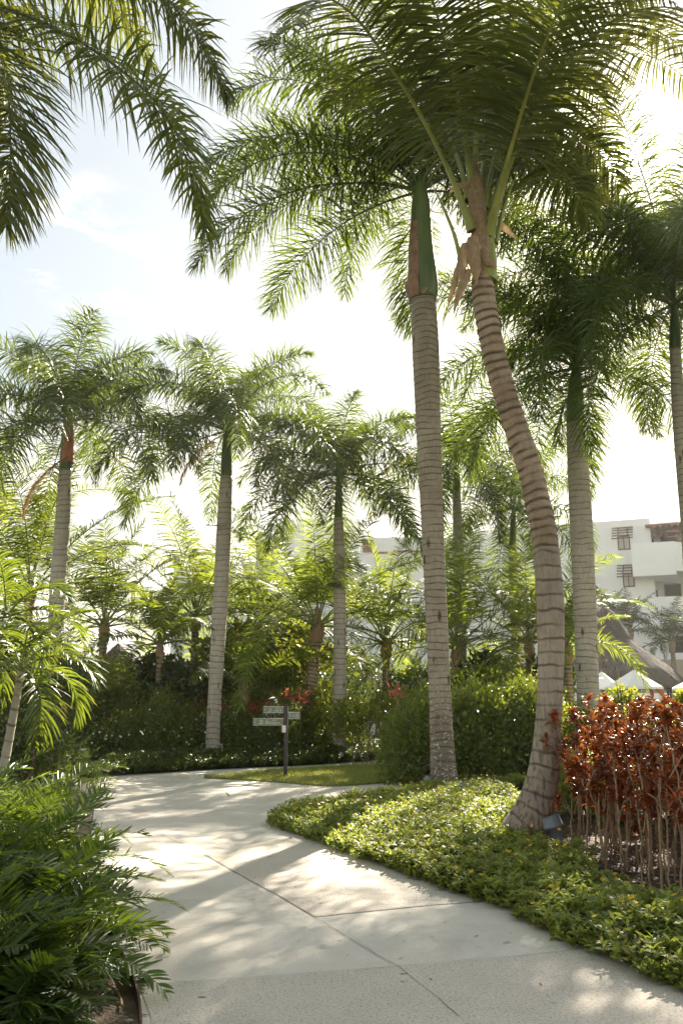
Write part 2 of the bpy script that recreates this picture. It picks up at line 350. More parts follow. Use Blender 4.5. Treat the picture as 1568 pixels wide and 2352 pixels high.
def mat_shaft():
    m, nt, out = newmat('crownshaft')
    co = N(nt, 'ShaderNodeTexCoord').outputs['Object']
    a = NOISE(nt, MAPV(nt, co, (6, 6, 0.8)), 1.0, 4.0)
    c = MIX(nt, STEP(nt, a, 0.3, 0.7), (0.055, 0.095, 0.025), (0.13, 0.17, 0.045)); 
    p = N(nt, 'ShaderNodeBsdfPrincipled', {'Base Color': c, 'Roughness': 0.42}); nt.links.new(p.outputs[0], out.inputs[0]); return m
M['shaft'] = mat_shaft()
M['sheath'] = simple('brown_sheath', (0.24, 0.14, 0.085), 0.7, 0.35, 5.0, 0.5, 20)
M['sheath_r'] = simple('red_brown_sheath', (0.42, 0.15, 0.06), 0.6, 0.3, 5.0, 0.4, 20)

def mat_thatch():
    m, nt, out = newmat('palm_thatch')
    co = N(nt, 'ShaderNodeTexCoord').outputs['Object']
    a = NOISE(nt, MAPV(nt, co, (14, 14, 5)), 1.0, 6.0, 0.7); b_ = NOISE(nt, co, 0.8, 3.0)
    c = MIX(nt, STEP(nt, a, 0.3, 0.75), (0.045, 0.035, 0.028), (0.16, 0.125, 0.10)); c = MIX(nt, M_(nt, 'MULTIPLY', b_, 0.4), c, (0.085, 0.068, 0.06))
    p = N(nt, 'ShaderNodeBsdfPrincipled', {'Base Color': c, 'Roughness': 0.95})
    b = N(nt, 'ShaderNodeBump', {'Height': a, 'Strength': 1.0, 'Distance': 0.08}); nt.links.new(b.outputs[0], p.inputs['Normal'])
    nt.links.new(p.outputs[0], out.inputs[0]); return m
M['thatch'] = mat_thatch()
M['straw'] = leafmat('thatch_straw', (0.06, 0.046, 0.036), (0.20, 0.16, 0.13), (0.1, 0.08, 0.06), 0.05, 0.9)

def mat_path(agg=0):
    m, nt, out = newmat('aggregate_concrete' if agg else 'pale_concrete')
    co = N(nt, 'ShaderNodeTexCoord').outputs['Object']
    big = NOISE(nt, co, 0.35, 4.0, 0.55); mid = NOISE(nt, co, 2.2, 5.0, 0.6); sp = NOISE(nt, co, 95.0, 3.0, 0.6)
    st = NOISE(nt, MAPV(nt, co, (1.0, 5.0, 1.0)), 1.0, 5.0, 0.6)
    c = MIX(nt, STEP(nt, big, 0.3, 0.7), (0.64, 0.58, 0.49), (0.60, 0.565, 0.495))
    c = MIX(nt, M_(nt, 'MULTIPLY', STEP(nt, mid, 0.4, 0.8), 0.35), c, (0.36, 0.33, 0.28))
    c = MIX(nt, M_(nt, 'MULTIPLY', STEP(nt, st, 0.5, 0.8), 0.3), c, (0.52, 0.50, 0.45))
    c = MIX(nt, M_(nt, 'MULTIPLY', STEP(nt, sp, 0.55, 0.72), 0.55), c, (0.27, 0.23, 0.18))
    s1 = STEP(nt, NOISE(nt, co, 0.9, 6.0, 0.65, 0.8), 0.52, 0.72); c = MIX(nt, M_(nt, 'MULTIPLY', s1, 0.45), c, (0.34, 0.30, 0.245))
    s2 = STEP(nt, NOISE(nt, co, 5.0, 4.0, 0.7, 0.3), 0.64, 0.74); c = MIX(nt, M_(nt, 'MULTIPLY', s2, 0.5), c, (0.26, 0.235, 0.20))
    s3 = STEP(nt, NOISE(nt, co, 34.0, 2.0, 0.5), 0.70, 0.76); c = MIX(nt, M_(nt, 'MULTIPLY', s3, 0.7), c, (0.20, 0.17, 0.14))
    if agg:
        ag = NOISE(nt, co, 60.0, 3.0, 0.7); c = MIX(nt, 0.25, c, (0.46, 0.38, 0.29)); c = MIX(nt, M_(nt, 'MULTIPLY', STEP(nt, ag, 0.50, 0.62), 0.6), c, (0.25, 0.20, 0.15))
    p = N(nt, 'ShaderNodeBsdfPrincipled', {'Base Color': c, 'Roughness': 0.82, 'Specular IOR Level': 0.3})
    b = N(nt, 'ShaderNodeBump', {'Height': sp, 'Strength': 0.5, 'Distance': 0.006}); nt.links.new(b.outputs[0], p.inputs['Normal'])
    nt.links.new(p.outputs[0], out.inputs[0]); return m
M['path'] = mat_path(); M['agg'] = mat_path(1)
M['soil'] = simple('garden_soil', (0.20, 0.145, 0.10), 0.95, 0.35, 5.0, 0.9, 40)
M['soil_dark'] = simple('dark_soil', (0.085, 0.060, 0.042), 0.95, 0.35, 5.0, 0.9, 40)
M['turf'] = simple('turf', (0.17, 0.19, 0.05), 0.95, 0.3, 3.0, 0.5, 50)
M['ground'] = simple('ground_cover_earth', (0.07, 0.085, 0.03), 0.95, 0.35, 0.6, 0.5, 20)

# ------------------------------------------------------------------ ground, path, lawn
mb = MB(); mb.add([(-400, -400, 0), (400, -400, 0), (400, 400, 0), (-400, 400, 0)], np.array([0, 1, 2, 3])); struct('ground', mb, M['ground'])
def gl_(pts): return [tuple(gp(*p)[:2]) for p in pts]
def smooth_poly(P, it=2):
    P = [np.array(p, float) for p in P]
    for _ in range(it):
        Q = [P[0]]
        for a, b in zip(P[:-1], P[1:]): Q += [a * 0.75 + b * 0.25, a * 0.25 + b * 0.75]
        Q.append(P[-1]); P = Q
    return [tuple(p) for p in P]
left_edge = smooth_poly([(0.1, -6.0), (-0.3, 1.0), tuple(gp(345, 2352)[:2]), tuple(gp(268, 2205)[:2]), tuple(gp(215, 2060)[:2]), tuple(gp(205, 1950)[:2]), tuple(gp(218, 1860)[:2]), tuple(gp(215, 1788)[:2])], 2)
back_edge = smooth_poly(gl_([(215, 1787), (360, 1779), (520, 1768), (730, 1760), (850, 1750), (940, 1742)]) + [(5.0, 25.5), (12, 30.5)], 2)
right_top = [(12.5, 27), (7.0, 18.8)]
bed_top = smooth_poly([(7.0, 18.8), tuple(gp(1010, 1818)[:2]), tuple(gp(965, 1828)[:2]), tuple(gp(880, 1842)[:2]), tuple(gp(784, 1856)[:2]), tuple(gp(705, 1868)[:2]), tuple(gp(652, 1882)[:2]), tuple(gp(632, 1896)[:2])], 2)
bed_low = smooth_poly([tuple(gp(632, 1896)[:2])] + gl_([(645, 1908), (720, 1932), (810, 1966), (920, 2005), (1060, 2062), (1180, 2092), (1240, 2138), (1330, 2182), (1440, 2225), (1568, 2290)]) + [(2.6, 4.6), (2.9, 2.0), (3.0, -6.0)], 2)
outline = left_edge + back_edge[1:] + right_top + bed_top[1:] + bed_low[1:]
mb = MB(); mb.add([(x, y, 0.03) for x, y in outline], np.arange(len(outline))[::-1].copy()); struct('path', mb, M['path'])
bed_poly = bed_top[:] + bed_low[1:] + [(12, -6), (12, 12)]
mb = MB(); mb.add([(x, y, 0.012) for x, y in bed_poly], np.arange(len(bed_poly))); struct('soil_bed', mb, M['soil_dark'])
lb = left_edge + [(-9, 19), (-12, -6)]
mb = MB(); mb.add([(x, y, 0.016) for x, y in lb], np.arange(len(lb))); struct('soil_bed', mb, M['soil'])
# lawn island at the fork
lawn_lo = smooth_poly(gl_([(470, 1791), (560, 1796), (660, 1803), (760, 1812), (860, 1805), (960, 1794)]) + [(6.2, 19.2), (11.5, 25.5)], 2)
lawn_hi = smooth_poly([(11.5, 27.2), (5.2, 23.6)] + gl_([(960, 1757), (850, 1761), (740, 1767), (640, 1773), (560, 1781), (470, 1791)]), 2)
lawn_poly = lawn_lo + lawn_hi[:-1]
mb = MB(); mb.prism(lawn_poly, 0.034, 0.062); struct('lawn_base', mb, M['turf'])
for pn in ([(915, 2233), (1200, 2208), (1355, 2190), (1440, 2224), (1560, 2286), (1640, 2420), (1120, 2420), (1055, 2352), (985, 2290)],
           [(320, 2278), (450, 2269), (700, 2250), (915, 2233), (985, 2290), (1055, 2352), (1120, 2420), (350, 2420), (346, 2352)],
           [(635, 2064), (580, 2035), (470, 1970), (660, 1925), (720, 1934), (810, 1968), (920, 2007), (1060, 2064), (1130, 2079), (1000, 2088), (784, 2110), (723, 2117)]):
    pl = gl_(pn); mb = MB(); mb.add([(x, y, 0.034) for x, y in pl], np.arange(len(pl))[::-1].copy() if False else np.arange(len(pl))); struct('path_panel', mb, M['agg'])
# expansion joints in the concrete
def joint(pts, wd=0.012):
    wd *= 0.32
    P = np.array(gl_(pts)); Q = []
    for a, b in zip(P[:-1], P[1:]):
        n = max(2, int(np.linalg.norm(b - a) / 0.12))
        for k in range(n): Q.append(a + (b - a) * k / n)
    Q.append(P[-1]); Q = np.array(Q); Q += rng.normal(0, 0.0025, Q.shape)
    T = unit(np.gradient(Q, axis=0)); S = np.stack([-T[:, 1], T[:, 0]], 1); ww = wd / 2 * (0.6 + 0.8 * rng.random(len(Q)))[:, None]
    V = np.concatenate([np.c_[Q - S * ww, np.full(len(Q), 0.038)], np.c_[Q + S * ww, np.full(len(Q), 0.038)]]); n = len(Q)
    i = np.arange(n - 1); return V, np.stack([i, i + 1, i + n + 1, i + n], 1)
mb = MB()
for pts, wd in (([(365, 1920), (470, 1970), (580, 2035), (635, 2064), (723, 2117), (870, 2210), (915, 2233), (985, 2290), (1055, 2352)], 0.014),
                ([(325, 2153), (435, 2142), (720, 2117), (784, 2110), (1000, 2088), (1130, 2078)], 0.009),
                ([(320, 2278), (450, 2269), (700, 2250), (915, 2233), (1100, 2216), (1200, 2208), (1355, 2190)], 0.011),
                ([(360, 2084), (500, 2074), (632, 2064)], 0.006), ([(220, 1880), (300, 1905), (365, 1920)], 0.006),
                ([(870, 2210), (820, 2170), (784, 2150)], 0.004)):
    V, F = joint(pts, wd); mb.add(V, F)
struct('path_joints', mb, M['joint'])

# ------------------------------------------------------------------ helpers for vegetation
def in_poly(P, poly):
    x, y = P[:, 0], P[:, 1]; c = np.zeros(len(P), bool); n = len(poly)
    for i in range(n):
        x1, y1 = poly[i]; x2, y2 = poly[i - 1]
        if y1 == y2: continue
        k = ((y1 > y) != (y2 > y)) & (x < (x2 - x1) * (y - y1) / (y2 - y1) + x1); c ^= k
    return c
def sample_poly(poly, n):
    P = np.array(poly); lo, hi = P.min(0), P.max(0); out = []
    while sum(map(len, out)) < n:
        q = lo + (hi - lo) * rng.random((n * 2, 2)); out.append(q[in_poly(q, poly)])
    return np.concatenate(out)[:n]
def randdir(n):
    return unit(rng.normal(size=(n, 3)))
def dens(P, step):
    P = np.asarray(P, float); L = np.concatenate([[0], np.cumsum(np.linalg.norm(np.diff(P, axis=0), axis=1))])
    n = max(3, int(L[-1] / step)); t = np.linspace(0, L[-1], n)
    # smooth through Catmull-Rom style resample
    out = np.stack([np.interp(t, L, P[:, k]) for k in range(P.shape[1])], 1)
    kk = max(1, n // (len(P) * 2)); ker = np.ones(2 * kk + 1) / (2 * kk + 1)
    pad = np.concatenate([out[0] - (out[1:kk + 1] - out[0])[::-1], out, out[-1] + (out[-1] - out[-kk - 1:-1])[::-1]])
    sm = np.stack([np.convolve(pad[:, k], ker, 'valid') for k in range(P.shape[1])], 1)
    return sm

def spine_from(org, az, e0, drop, L, n=26, side=0.0, power=1.25):
    s = np.linspace(0, 1, n); e = R(e0) - R(drop) * s ** power; a = R(az) + R(side) * s ** 1.5
    d = np.stack([np.cos(e) * np.cos(a), np.cos(e) * np.sin(a), np.sin(e)], 1)
    P = np.array(org) + np.concatenate([[[0, 0, 0]], np.cumsum((d[:-1] + d[1:]) / 2, 0)]) * L / (n - 1)
    return P
def frond(P, mats, parent, nl=70, ll=0.75, lw=0.035, g=0.10, vang=(10,), pet=0.16, rr=0.022, sweep=(70, 25), name='frond', prof=(0.5, 1, 0.85, 0.5, 0.05),
          tw=0.3, jit=0.12, fold=0.0, blunt=False, shape='mid', roll=0.0):
    P = np.asarray(P, float); mb = MB(); n = len(P)
    T = unit(np.gradient(P, axis=0)); s = np.linspace(0, 1, n)
    up = np.array([0, 0, 1.0]); S = np.cross(T, up)
    bad = np.linalg.norm(S, axis=1) < 0.15
    S0 = unit(np.cross(P[-1] - P[0], up)); S = np.where(bad[:, None], S0, S); S = unit(S)
    for k in range(1, n):                                  # keep side vector continuous
        if np.dot(S[k], S[k - 1]) < 0: S[k] = -S[k]
        S[k] = unit(S[k] * 0.5 + S[k - 1] * 0.5)
    S = unit(S - np.sum(S * T, 1, keepdims=True) * T); Nn = np.cross(S, T)
    if roll:
        cr, sr = math.cos(R(roll)), math.sin(R(roll)); S, Nn = S * cr + Nn * sr, Nn * cr - S * sr
    rad = rr * (1 - 0.9 * s ** 0.8) * (1 + 0.9 * np.exp(-s * 22))
    mb.tube(P, rad, 6, False, mat=1)
    u = np.linspace(pet, 0.995, nl)
    for side in (-1, 1):
        for va in vang:
            uu = np.clip(u + rng.normal(0, 0.3 / nl, nl), 0, 0.999)
            if len(vang) > 1: uu = np.clip(uu + rng.random() / nl, 0, .999)
            base = np.stack([np.interp(uu, s, P[:, k]) for k in range(3)], 1)
            t = unit(np.stack([np.interp(uu, s, T[:, k]) for k in range(3)], 1)); sd = unit(np.stack([np.interp(uu, s, S[:, k]) for k in range(3)], 1))
            nn = np.cross(sd, t); q = (uu - pet) / (1 - pet)
            a = R(sweep[0]) + (R(sweep[1]) - R(sweep[0])) * q ** 1.8 + rng.normal(0, jit, nl)
            v = R(va) + rng.normal(0, jit * 1.2, nl)
            d = sd * side * (np.sin(a) * np.cos(v))[:, None] + t * np.cos(a)[:, None] + nn * (np.sin(a) * np.sin(v))[:, None]
            wv = t + nn * rng.normal(0, tw, nl)[:, None] + sd * rng.normal(0, tw * 0.5, nl)[:, None]
            if shape == 'mid': lp = (0.45 + 0.55 * np.sin(np.pi * np.clip(q * 0.85 + 0.12, 0, 1))) * np.where(q > 0.9, 1 - (q - 0.9) * 3.5, 1)
            else: lp = np.clip(1.05 - 0.75 * q ** 2, 0.3, 1) * np.clip(q * 8 + 0.45, 0, 1)
            ln = ll * lp * rng.uniform(0.86, 1.1, nl)
            mb.leaves(base, d, wv, ln, lw * rng.uniform(0.75, 1.15, nl) * (0.65 + 0.35 * lp), g * rng.uniform(0.6, 1.5, nl), prof, fold=fold)
    return mb.build(name, mats, parent)

# ------------------------------------------------------------------ royal palms
def trunk_curve(pts, Y, step=0.05, Ytop=None):
    rows = []
    for i, (x, y, wd) in enumerate(pts):
        Yi = Y if Ytop is None else Y + (Ytop - Y) * i / (len(pts) - 1)
        p = pt(x, y, Yi); rows.append([*p, wd * mpp(y, Yi) / 2])
    rows = np.array(rows)
    if rows[0, 2] > -0.1:                    # carry on down into the soil
        d = rows[0, :3] - rows[1, :3]; k = (-0.15 - rows[0, 2]) / d[2] if d[2] < -1e-6 else 0
        rows = np.vstack([[*(rows[0, :3] + d * k), rows[0, 3] * 1.08], rows])
    return dens(rows, step)
def royal_fronds(parent, org, L, specs, mats, nl=62, ll=0.80, lw=0.032, g=0.27, rr=0.028):
    nl = int(nl * 1.08); ll *= 1.2
    for (az, e0, drop, k) in specs:
        P = spine_from(org, az + random.uniform(-5, 5), e0 + random.uniform(-4, 4), drop + random.uniform(-8, 8), L * k * random.uniform(0.94, 1.06), 24, random.uniform(-18, 18))
        mm = mats if True else [M['royal_y'], M['rachis_d']]
        frond(P, mm, parent, int(nl * random.uniform(.8, 1.1)), ll * random.uniform(0.9, 1.1), lw, g * random.uniform(.8, 1.3), (48, 14, -30), 0.14, rr, (82, 38), tw=0.5, jit=0.20, roll=random.uniform(-18, 18))
def crown_specs(n, off=0.0, lowest=-20, top=82):
    sp = []
    for i in range(n):
        q = i / (n - 1); e = top - (top - lowest) * q ** 1.15
        dr = 70 + 42 * math.sin(min(1, q * 1.6) * math.pi / 2) - 35 * max(0, q - 0.6) / 0.4 * 1.3
        sp.append((off + i * 137.5, e, dr, 0.78 + 0.22 * min(1, q * 2.5)))
    return sp
def royal(label, Y, pts, shaft, org_px, L, specs, tmat, group='royal palms along the walk', extra=None, mats=None, Ytop=None, **kw):
    mats = mats or [M['royal'], M['rachis_d']]
    C = trunk_curve(pts, Y, 0.05, Ytop); base = C[0, :3].copy(); base[2] = 0
    t = thing('royal_palm', label, 'palm tree', base, group)
    n = len(C); seg = 28
    L_ = np.arange(n) * 0.05
    ringmod = 1 + 0.012 * np.sin(L_ * 2 * math.pi / 0.15)[:, None] * np.ones((n, seg + 1)) + 0.01 * rng.normal(size=(n, 1))
    mb = MB(); mb.tube(C[:, :3], C[:, 3], seg, True, wob=ringmod); mb.build('trunk', tmat, t, True)
    YY = Ytop or Y
    S = np.array([[*pt(x, y, YY), wd * mpp(y, YY) / 2] for x, y, wd in shaft]); S = dens(S, 0.06)
    mb = MB(); mb.tube(S[:, :3], S[:, 3], 24, True); mb.build('crownshaft', M['shaft'], t, True)
    org = pt(org_px[0], org_px[1], YY)
    royal_fronds(t, org, L, specs, mats, **kw)
    # the closed new spear
    sp = dens(np.array([org, org + [0.03, 0, L * 0.22], org + [0.1, 0.05, L * 0.42]]), 0.15); mb = MB(); mb.tube(sp, np.linspace(0.05, 0.008, len(sp)), 8); mb.build('spear_leaf', M['rachis'], t, True)
    if extra: extra(t, S, org)
    return t

def main_extra(t, S, org):
    mb = MB(); k = len(S); sel = S[: int(k * 0.62)]
    r = sel[:, 3] * 1.03 + 0.012 * np.linspace(1, 0, len(sel)); r[: max(2, len(sel) // 4)] += 0.05 * np.hanning(2 * max(2, len(sel) // 4))[:max(2, len(sel) // 4)]
    mb.tube(sel[:, :3], r, 14, False, a0=R(48), a1=R(160)); 
    o = mb.build('old_sheath', M['sheath'], t, True); o['label'] = 'brown dead leaf sheath peeling from the green crownshaft'
    mb = MB(); b = np.array([S[0, :3]] * 5) + rng.normal(0, 0.03, (5, 3)) * [2, 1, 0.4] + [-0.08, -S[0, 3], 0.02]
    mb.leaves(b, np.array([[-.3, -.2, .8], [.1, -.3, .8], [.4, -.2, .7], [-.6, -.1, .3], [.6, -.1, .5]]), np.array([[1, 0, 0]] * 5), 0.16, 0.1, 0.3); mb.build('torn_husk', M['fibre'], t)
main_specs = [(90, 84, 35, .7), (190, 76, 70, .9), (20, 74, 80, .9), (255, 72, 75, .9), (140, 66, 95, 1), (310, 68, 95, 1), (225, 55, 105, 1.05),
              (175, 52, 110, 1.1), (350, 55, 110, 1), (60, 55, 100, 1), (115, 40, 105, 1), (200, 30, 95, 1.1), (182, 14, 72, 1.12), (285, 40, 115, 1.0),
              (330, 25, 100, 1), (25, 20, 95, 1), (150, 5, 70, 1), (90, 10, 80, .9), (168, 62, 120, 1.15), (195, 66, 125, 1.1), (160, 34, 105, 1.1), (5, 40, 110, 1), (40, 66, 100, 1)]
gm = gp(1020, 1822)
royal('tall ringed royal palm beside the leaning coconut palm, trunk speckled white at the base', gm[1],
      [(1021, 1826, 74), (1019, 1790, 62), (1014, 1700, 54), (1010, 1600, 50), (1001, 1400, 50), (992, 1200, 51), (984, 1000, 57), (977, 800, 62), (974, 740, 60), (972, 688, 57)],
      [(972, 690, 62), (971, 668, 72), (971, 630, 66), (968, 580, 56), (966, 520, 48), (966, 470, 44), (965, 430, 30), (964, 400, 18)], (965, 440), 4.7, main_specs, M['trunk_m'], extra=main_extra, nl=66, ll=0.85)

def p1_extra(t, S, org):
    mb = MB(); mb.tube(S[3:, :3] + [0.04, -0.02, 0], S[3:, 3] * 1.02, 10, False, a0=R(120), a1=R(330)); mb.build('old_sheath', M['sheath_r'], t, True)
    P = spine_from(S[2, :3] + [0.1, -0.15, 0.2], 200, -35, 55, 2.0, 16)
    frond(P, [M['deadleaf'], M['deadleaf']], t, 60, 0.55, 0.012, 0.5, (10, -20), 0.12, 0.02, (35, 10), name='dead_frond')
royal('pale royal palm at the left with a red-brown sheath and a brown dead frond hanging', 21.6,
      [(108, 1752, 33), (110, 1690, 31), (116, 1604, 31), (128, 1454, 34), (134, 1327, 36), (146, 1177, 33), (151, 1077, 28)],
      [(151, 1080, 30), (153, 1050, 29), (156, 990, 24), (157, 960, 16)], (157, 968), 4.0, crown_specs(21, 20, -12), M['trunk_r'], extra=p1_extra, nl=50, ll=0.72)
def p2_extra(t, S, org):
    P = spine_from(org + [-0.1, 0, -0.1], 196, -30, 50, 1.9, 18); frond(P, [M['royal_y'], M['rachis']], t, 34, 0.42, 0.03, 0.2, (10, -20), 0.12, 0.015, name='frond')['label'] = 'yellowed old frond hanging beside the trunk'
royal('pale royal palm in the flowering hedge behind the path with one yellowed frond', 22.5,
      [(488, 1742, 34), (490, 1654, 30), (502, 1454, 34), (509, 1327, 34), (516, 1177, 33), (520, 1094, 27)],
      [(520, 1097, 27), (520, 1070, 26), (521, 1020, 21), (523, 985, 14)], (523, 990), 4.1, crown_specs(21, 75, -14), M['trunk_r'], extra=p2_extra, nl=50, ll=0.72)
royal('slim royal palm rising behind the signpost, its pale trunk stained with short rusty streaks', 24.0,
      [(780, 1735, 30), (780, 1600, 30), (780, 1374, 29), (779, 1260, 26), (777, 1190, 21)],
      [(777, 1192, 19), (777, 1170, 19), (778, 1120, 15), (778, 1085, 10)], (778, 1090), 3.7, crown_specs(21, 140, -18), M['trunk_r'], nl=46, ll=0.7)
royal('thin distant royal palm seen between the main royal palm and the leaning coconut palm', 29.0,
      [(1203, 1690, 25), (1193, 1585, 25), (1178, 1360, 21), (1176, 1264, 18)],
      [(1176, 1266, 17), (1176, 1240, 17), (1178, 1190, 12), (1179, 1165, 8)], (1179, 1168), 3.7, crown_specs(16, 200, -25), M['trunk_r'], nl=44, ll=0.7)
royal('royal palm with a swollen dark-ringed trunk right of the leaning coconut palm', 20.0,
      [(1354, 1730, 54), (1350, 1610, 50), (1343, 1410, 51), (1335, 1227, 52), (1327, 1077, 48), (1322, 1010, 42), (1319, 972, 38)],
      [(1319, 975, 36), (1319, 950, 41), (1320, 910, 36), (1321, 867, 28), (1322, 840, 16)], (1322, 845), 4.75, [(90, 86, 50, 1.2), (10, 84, 60, 1.35), (170, 84, 65, 1.3), (200, 82, 60, 1.25), (350, 78, 75, 1.3), (45, 80, 80, 1.25), (130, 70, 90, 1.2), (20, 76, 75, 1.2), (160, 74, 80, 1.2), (260, 78, 60, 1.1), (0, 66, 100, 1.15), (180, 62, 105, 1.1)] + [q_ for q_ in crown_specs(16, 300, -14, 62) if not (270 < q_[0] % 360 < 350)], M['trunk_r'], nl=62, ll=0.85)
royal('royal palm cut by the right edge of the picture, drooping fronds above the building', 18.5,
      [(1600, 1600, 36), (1580, 1210, 32), (1562, 1017, 30), (1552, 860, 28), (1549, 800, 24)],
      [(1549, 802, 26), (1549, 780, 27), (1548, 730, 20), (1547, 695, 12)], (1547, 700), 4.7, [(120, 84, 60, 1.1), (170, 82, 70, 1.3), (230, 80, 75, 1.3), (90, 78, 70, 1.25), (260, 74, 80, 1.2), (200, 70, 80, 1.15), (180, 60, 100, 1.15), (165, 45, 100, 1.15), (195, 30, 90, 1.1)] + crown_specs(19, 10, -32), M['trunk_r'], nl=60, ll=0.85)
royal('distant royal palm with one orange frond just behind the tall ringed trunk', 27.0,
      [(1062, 1690, 26), (1056, 1400, 25), (1050, 1200, 22), (1048, 1130, 18)],
      [(1048, 1132, 17), (1048, 1100, 17), (1047, 1060, 11), (1047, 1045, 8)], (1047, 1050), 3.3, crown_specs(15, 250, -30), M['trunk_r'], nl=42, ll=0.7,
      extra=lambda t, S, org: frond(spine_from(org + [-.9, -.1, .1], 200, -5, 50, 1.9, 16), [M['royal_y'], M['rachis']], t, 30, 0.4, 0.03, 0.15, (10, -20), 0.3, 0.012))

# overhead palm at the left, trunk outside the frame
def hero_fronds(t, lst, mats, **kw):
    for i, pts in enumerate(lst):
        P = np.array([pt(x, y, Y) for x, y, Y in pts]); P = dens(P, np.sum(np.linalg.norm(np.diff(P, axis=0), axis=1)) / 26)
        frond(P, mats, t, **kw)
ot = thing('royal_palm', 'overhead royal palm whose long sunlit fronds hang into the top left corner', 'palm tree', (-5.4, 9.0, 0), 'royal palms along the walk')
co_ = pt(-170, 10, 9.0)
C = dens(np.array([[-5.5, 9.0, -0.15, 0.30], [-5.45, 9.0, 0.6, 0.24], [co_[0] - 0.05, 9.0, 4.0, 0.24], [co_[0], 9.0, co_[2] - 1.5, 0.18]]), 0.06)
mb = MB(); mb.tube(C[:, :3], C[:, 3], 24); mb.build('trunk', M['trunk_r'], ot, True)
C = dens(np.array([[co_[0], 9.0, co_[2] - 1.5, 0.2], [co_[0], 9.0, co_[2] - 1.0, 0.19], [co_[0], 9.0, co_[2], 0.10]]), 0.06)
mb = MB(); mb.tube(C[:, :3], C[:, 3], 20); mb.build('crownshaft', M['shaft'], ot, True)
hero_fronds(ot, [[(-165, 10, 9), (-80, -15, 8.9), (0, 15, 8.7), (100, 50, 8.5), (210, 110, 8.3), (290, 168, 8.2), (355, 225, 8.1), (400, 290, 8.05), (430, 370, 8.0), (455, 450, 8.0), (472, 530, 8.0)]],
            [M['overhead'], M['rachis_d']], nl=100, ll=0.9, lw=0.037, g=0.24, vang=(40, 10, -30), pet=0.12, rr=0.034, sweep=(82, 36), tw=0.4)
hero_fronds(ot, [[(-165, 0, 9), (-60, -150, 9.2), (120, -150, 9.4), (260, -80, 9.5), (370, -20, 9.5), (440, 60, 9.5), (490, 150, 9.5), (520, 215, 9.5)],
                 [(-165, 10, 9), (-90, 20, 8.6), (-30, 70, 8.3), (8, 150, 8.1), (24, 250, 8.0), (26, 350, 8.0), (20, 450, 8.0), (14, 520, 8.0)],
                 [(-165, 0, 9), (-120, -160, 9.8), (0, -190, 10.6), (110, -120, 11.2), (220, -40, 11.6), (300, 60, 11.8), (350, 150, 11.8)]],
            [M['overhead'], M['rachis_d']], nl=92, ll=0.95, lw=0.037, g=0.26, vang=(35, 5, -35), pet=0.12, rr=0.032, sweep=(82, 36), tw=0.4)
for az, e0, dr in ((100, 60, 100), (170, 50, 100), (230, 60, 110), (200, 20, 80), (290, 30, 110), (130, 20, 80)):
    frond(spine_from(co_, az, e0, dr, 4.3), [M['overhead'], M['rachis_d']], ot, 60, 0.75, 0.04, 0.2, (30, -5, -35), 0.14, 0.03, tw=0.4)

# ------------------------------------------------------------------ leaning coconut palm
CY0 = gp(1205, 1942)[1]
cpts = [(1194, 1945, 134), (1204, 1920, 118), (1218, 1885, 98), (1234, 1840, 82), (1246, 1785, 70), (1255, 1710, 62), (1262, 1610, 57), (1265, 1500, 60), (1263, 1377, 63), (1250, 1227, 58),
        (1217, 1077, 56), (1190, 1000, 55), (1165, 927, 54), (1143, 850, 53), (1125, 777, 52), (1109, 677, 54), (1106, 640, 48)]
rows = np.array([[*pt(x, y, CY0), wd * mpp(y, CY0) / 2] for x, y, wd in cpts])
rows = np.vstack([[rows[0, 0] - 0.03, rows[0, 1], -0.15, rows[0, 3] * 1.05], rows]); C = dens(rows, 0.016)
ct = thing('coconut_palm', 'curved coconut palm with a scarred leaning trunk standing in the flower bed', 'palm tree', (rows[0, 0], rows[0, 1], 0))
n = len(C); seg = 40; L_ = np.concatenate([[0], np.cumsum(np.linalg.norm(np.diff(C[:, :3], axis=0), axis=1))])
ang = np.linspace(0, 2 * math.pi, seg + 1)
hi = np.clip((L_ - 3.0) / 2.2, 0, 1)[:, None]
per = (0.125 - 0.02 * hi[:, 0]) * (1 + 0.3 * np.sin(L_ * 5.3) * np.sin(L_ * 11.7 + 1)); phs = np.cumsum(np.gradient(L_) / per)
ph = phs[:, None] + 0.16 * np.sin(ang)[None] + 0.10 * np.sin(2 * ang + phs[:, None] * 0.8)[:, :] + 0.05 * np.sin(5 * ang + phs[:, None] * 1.7)
saw = ph % 1.0
wob = 1 + (0.016 + 0.10 * hi * (0.7 + 0.5 * np.sin(ang * 2 + L_[:, None] * 3.7))) * (saw - 0.5) + 0.012 * np.sin(7 * ang + L_[:, None] * 3) * np.exp(-L_[:, None] * 1.2) * 2 + 0.008 * rng.normal(size=(n, seg + 1)) * hi
wob[:, -1] = wob[:, 0]
cut = int(n * 0.50)
mb = MB(); mb.tube(C[:cut + 1, :3], C[:cut + 1, 3], seg, True, wob=wob[:cut + 1]); mb.build('trunk', M['trunk_c'], ct, True)
mb = MB(); mb.tube(C[cut:, :3], C[cut:, 3], seg, True, wob=wob[cut:], v0=L_[cut]); o = mb.build('upper_trunk', M['trunk_ct'], ct, False); o['label'] = 'rough upper trunk with pale stepped leaf scars'
Yc = CY0
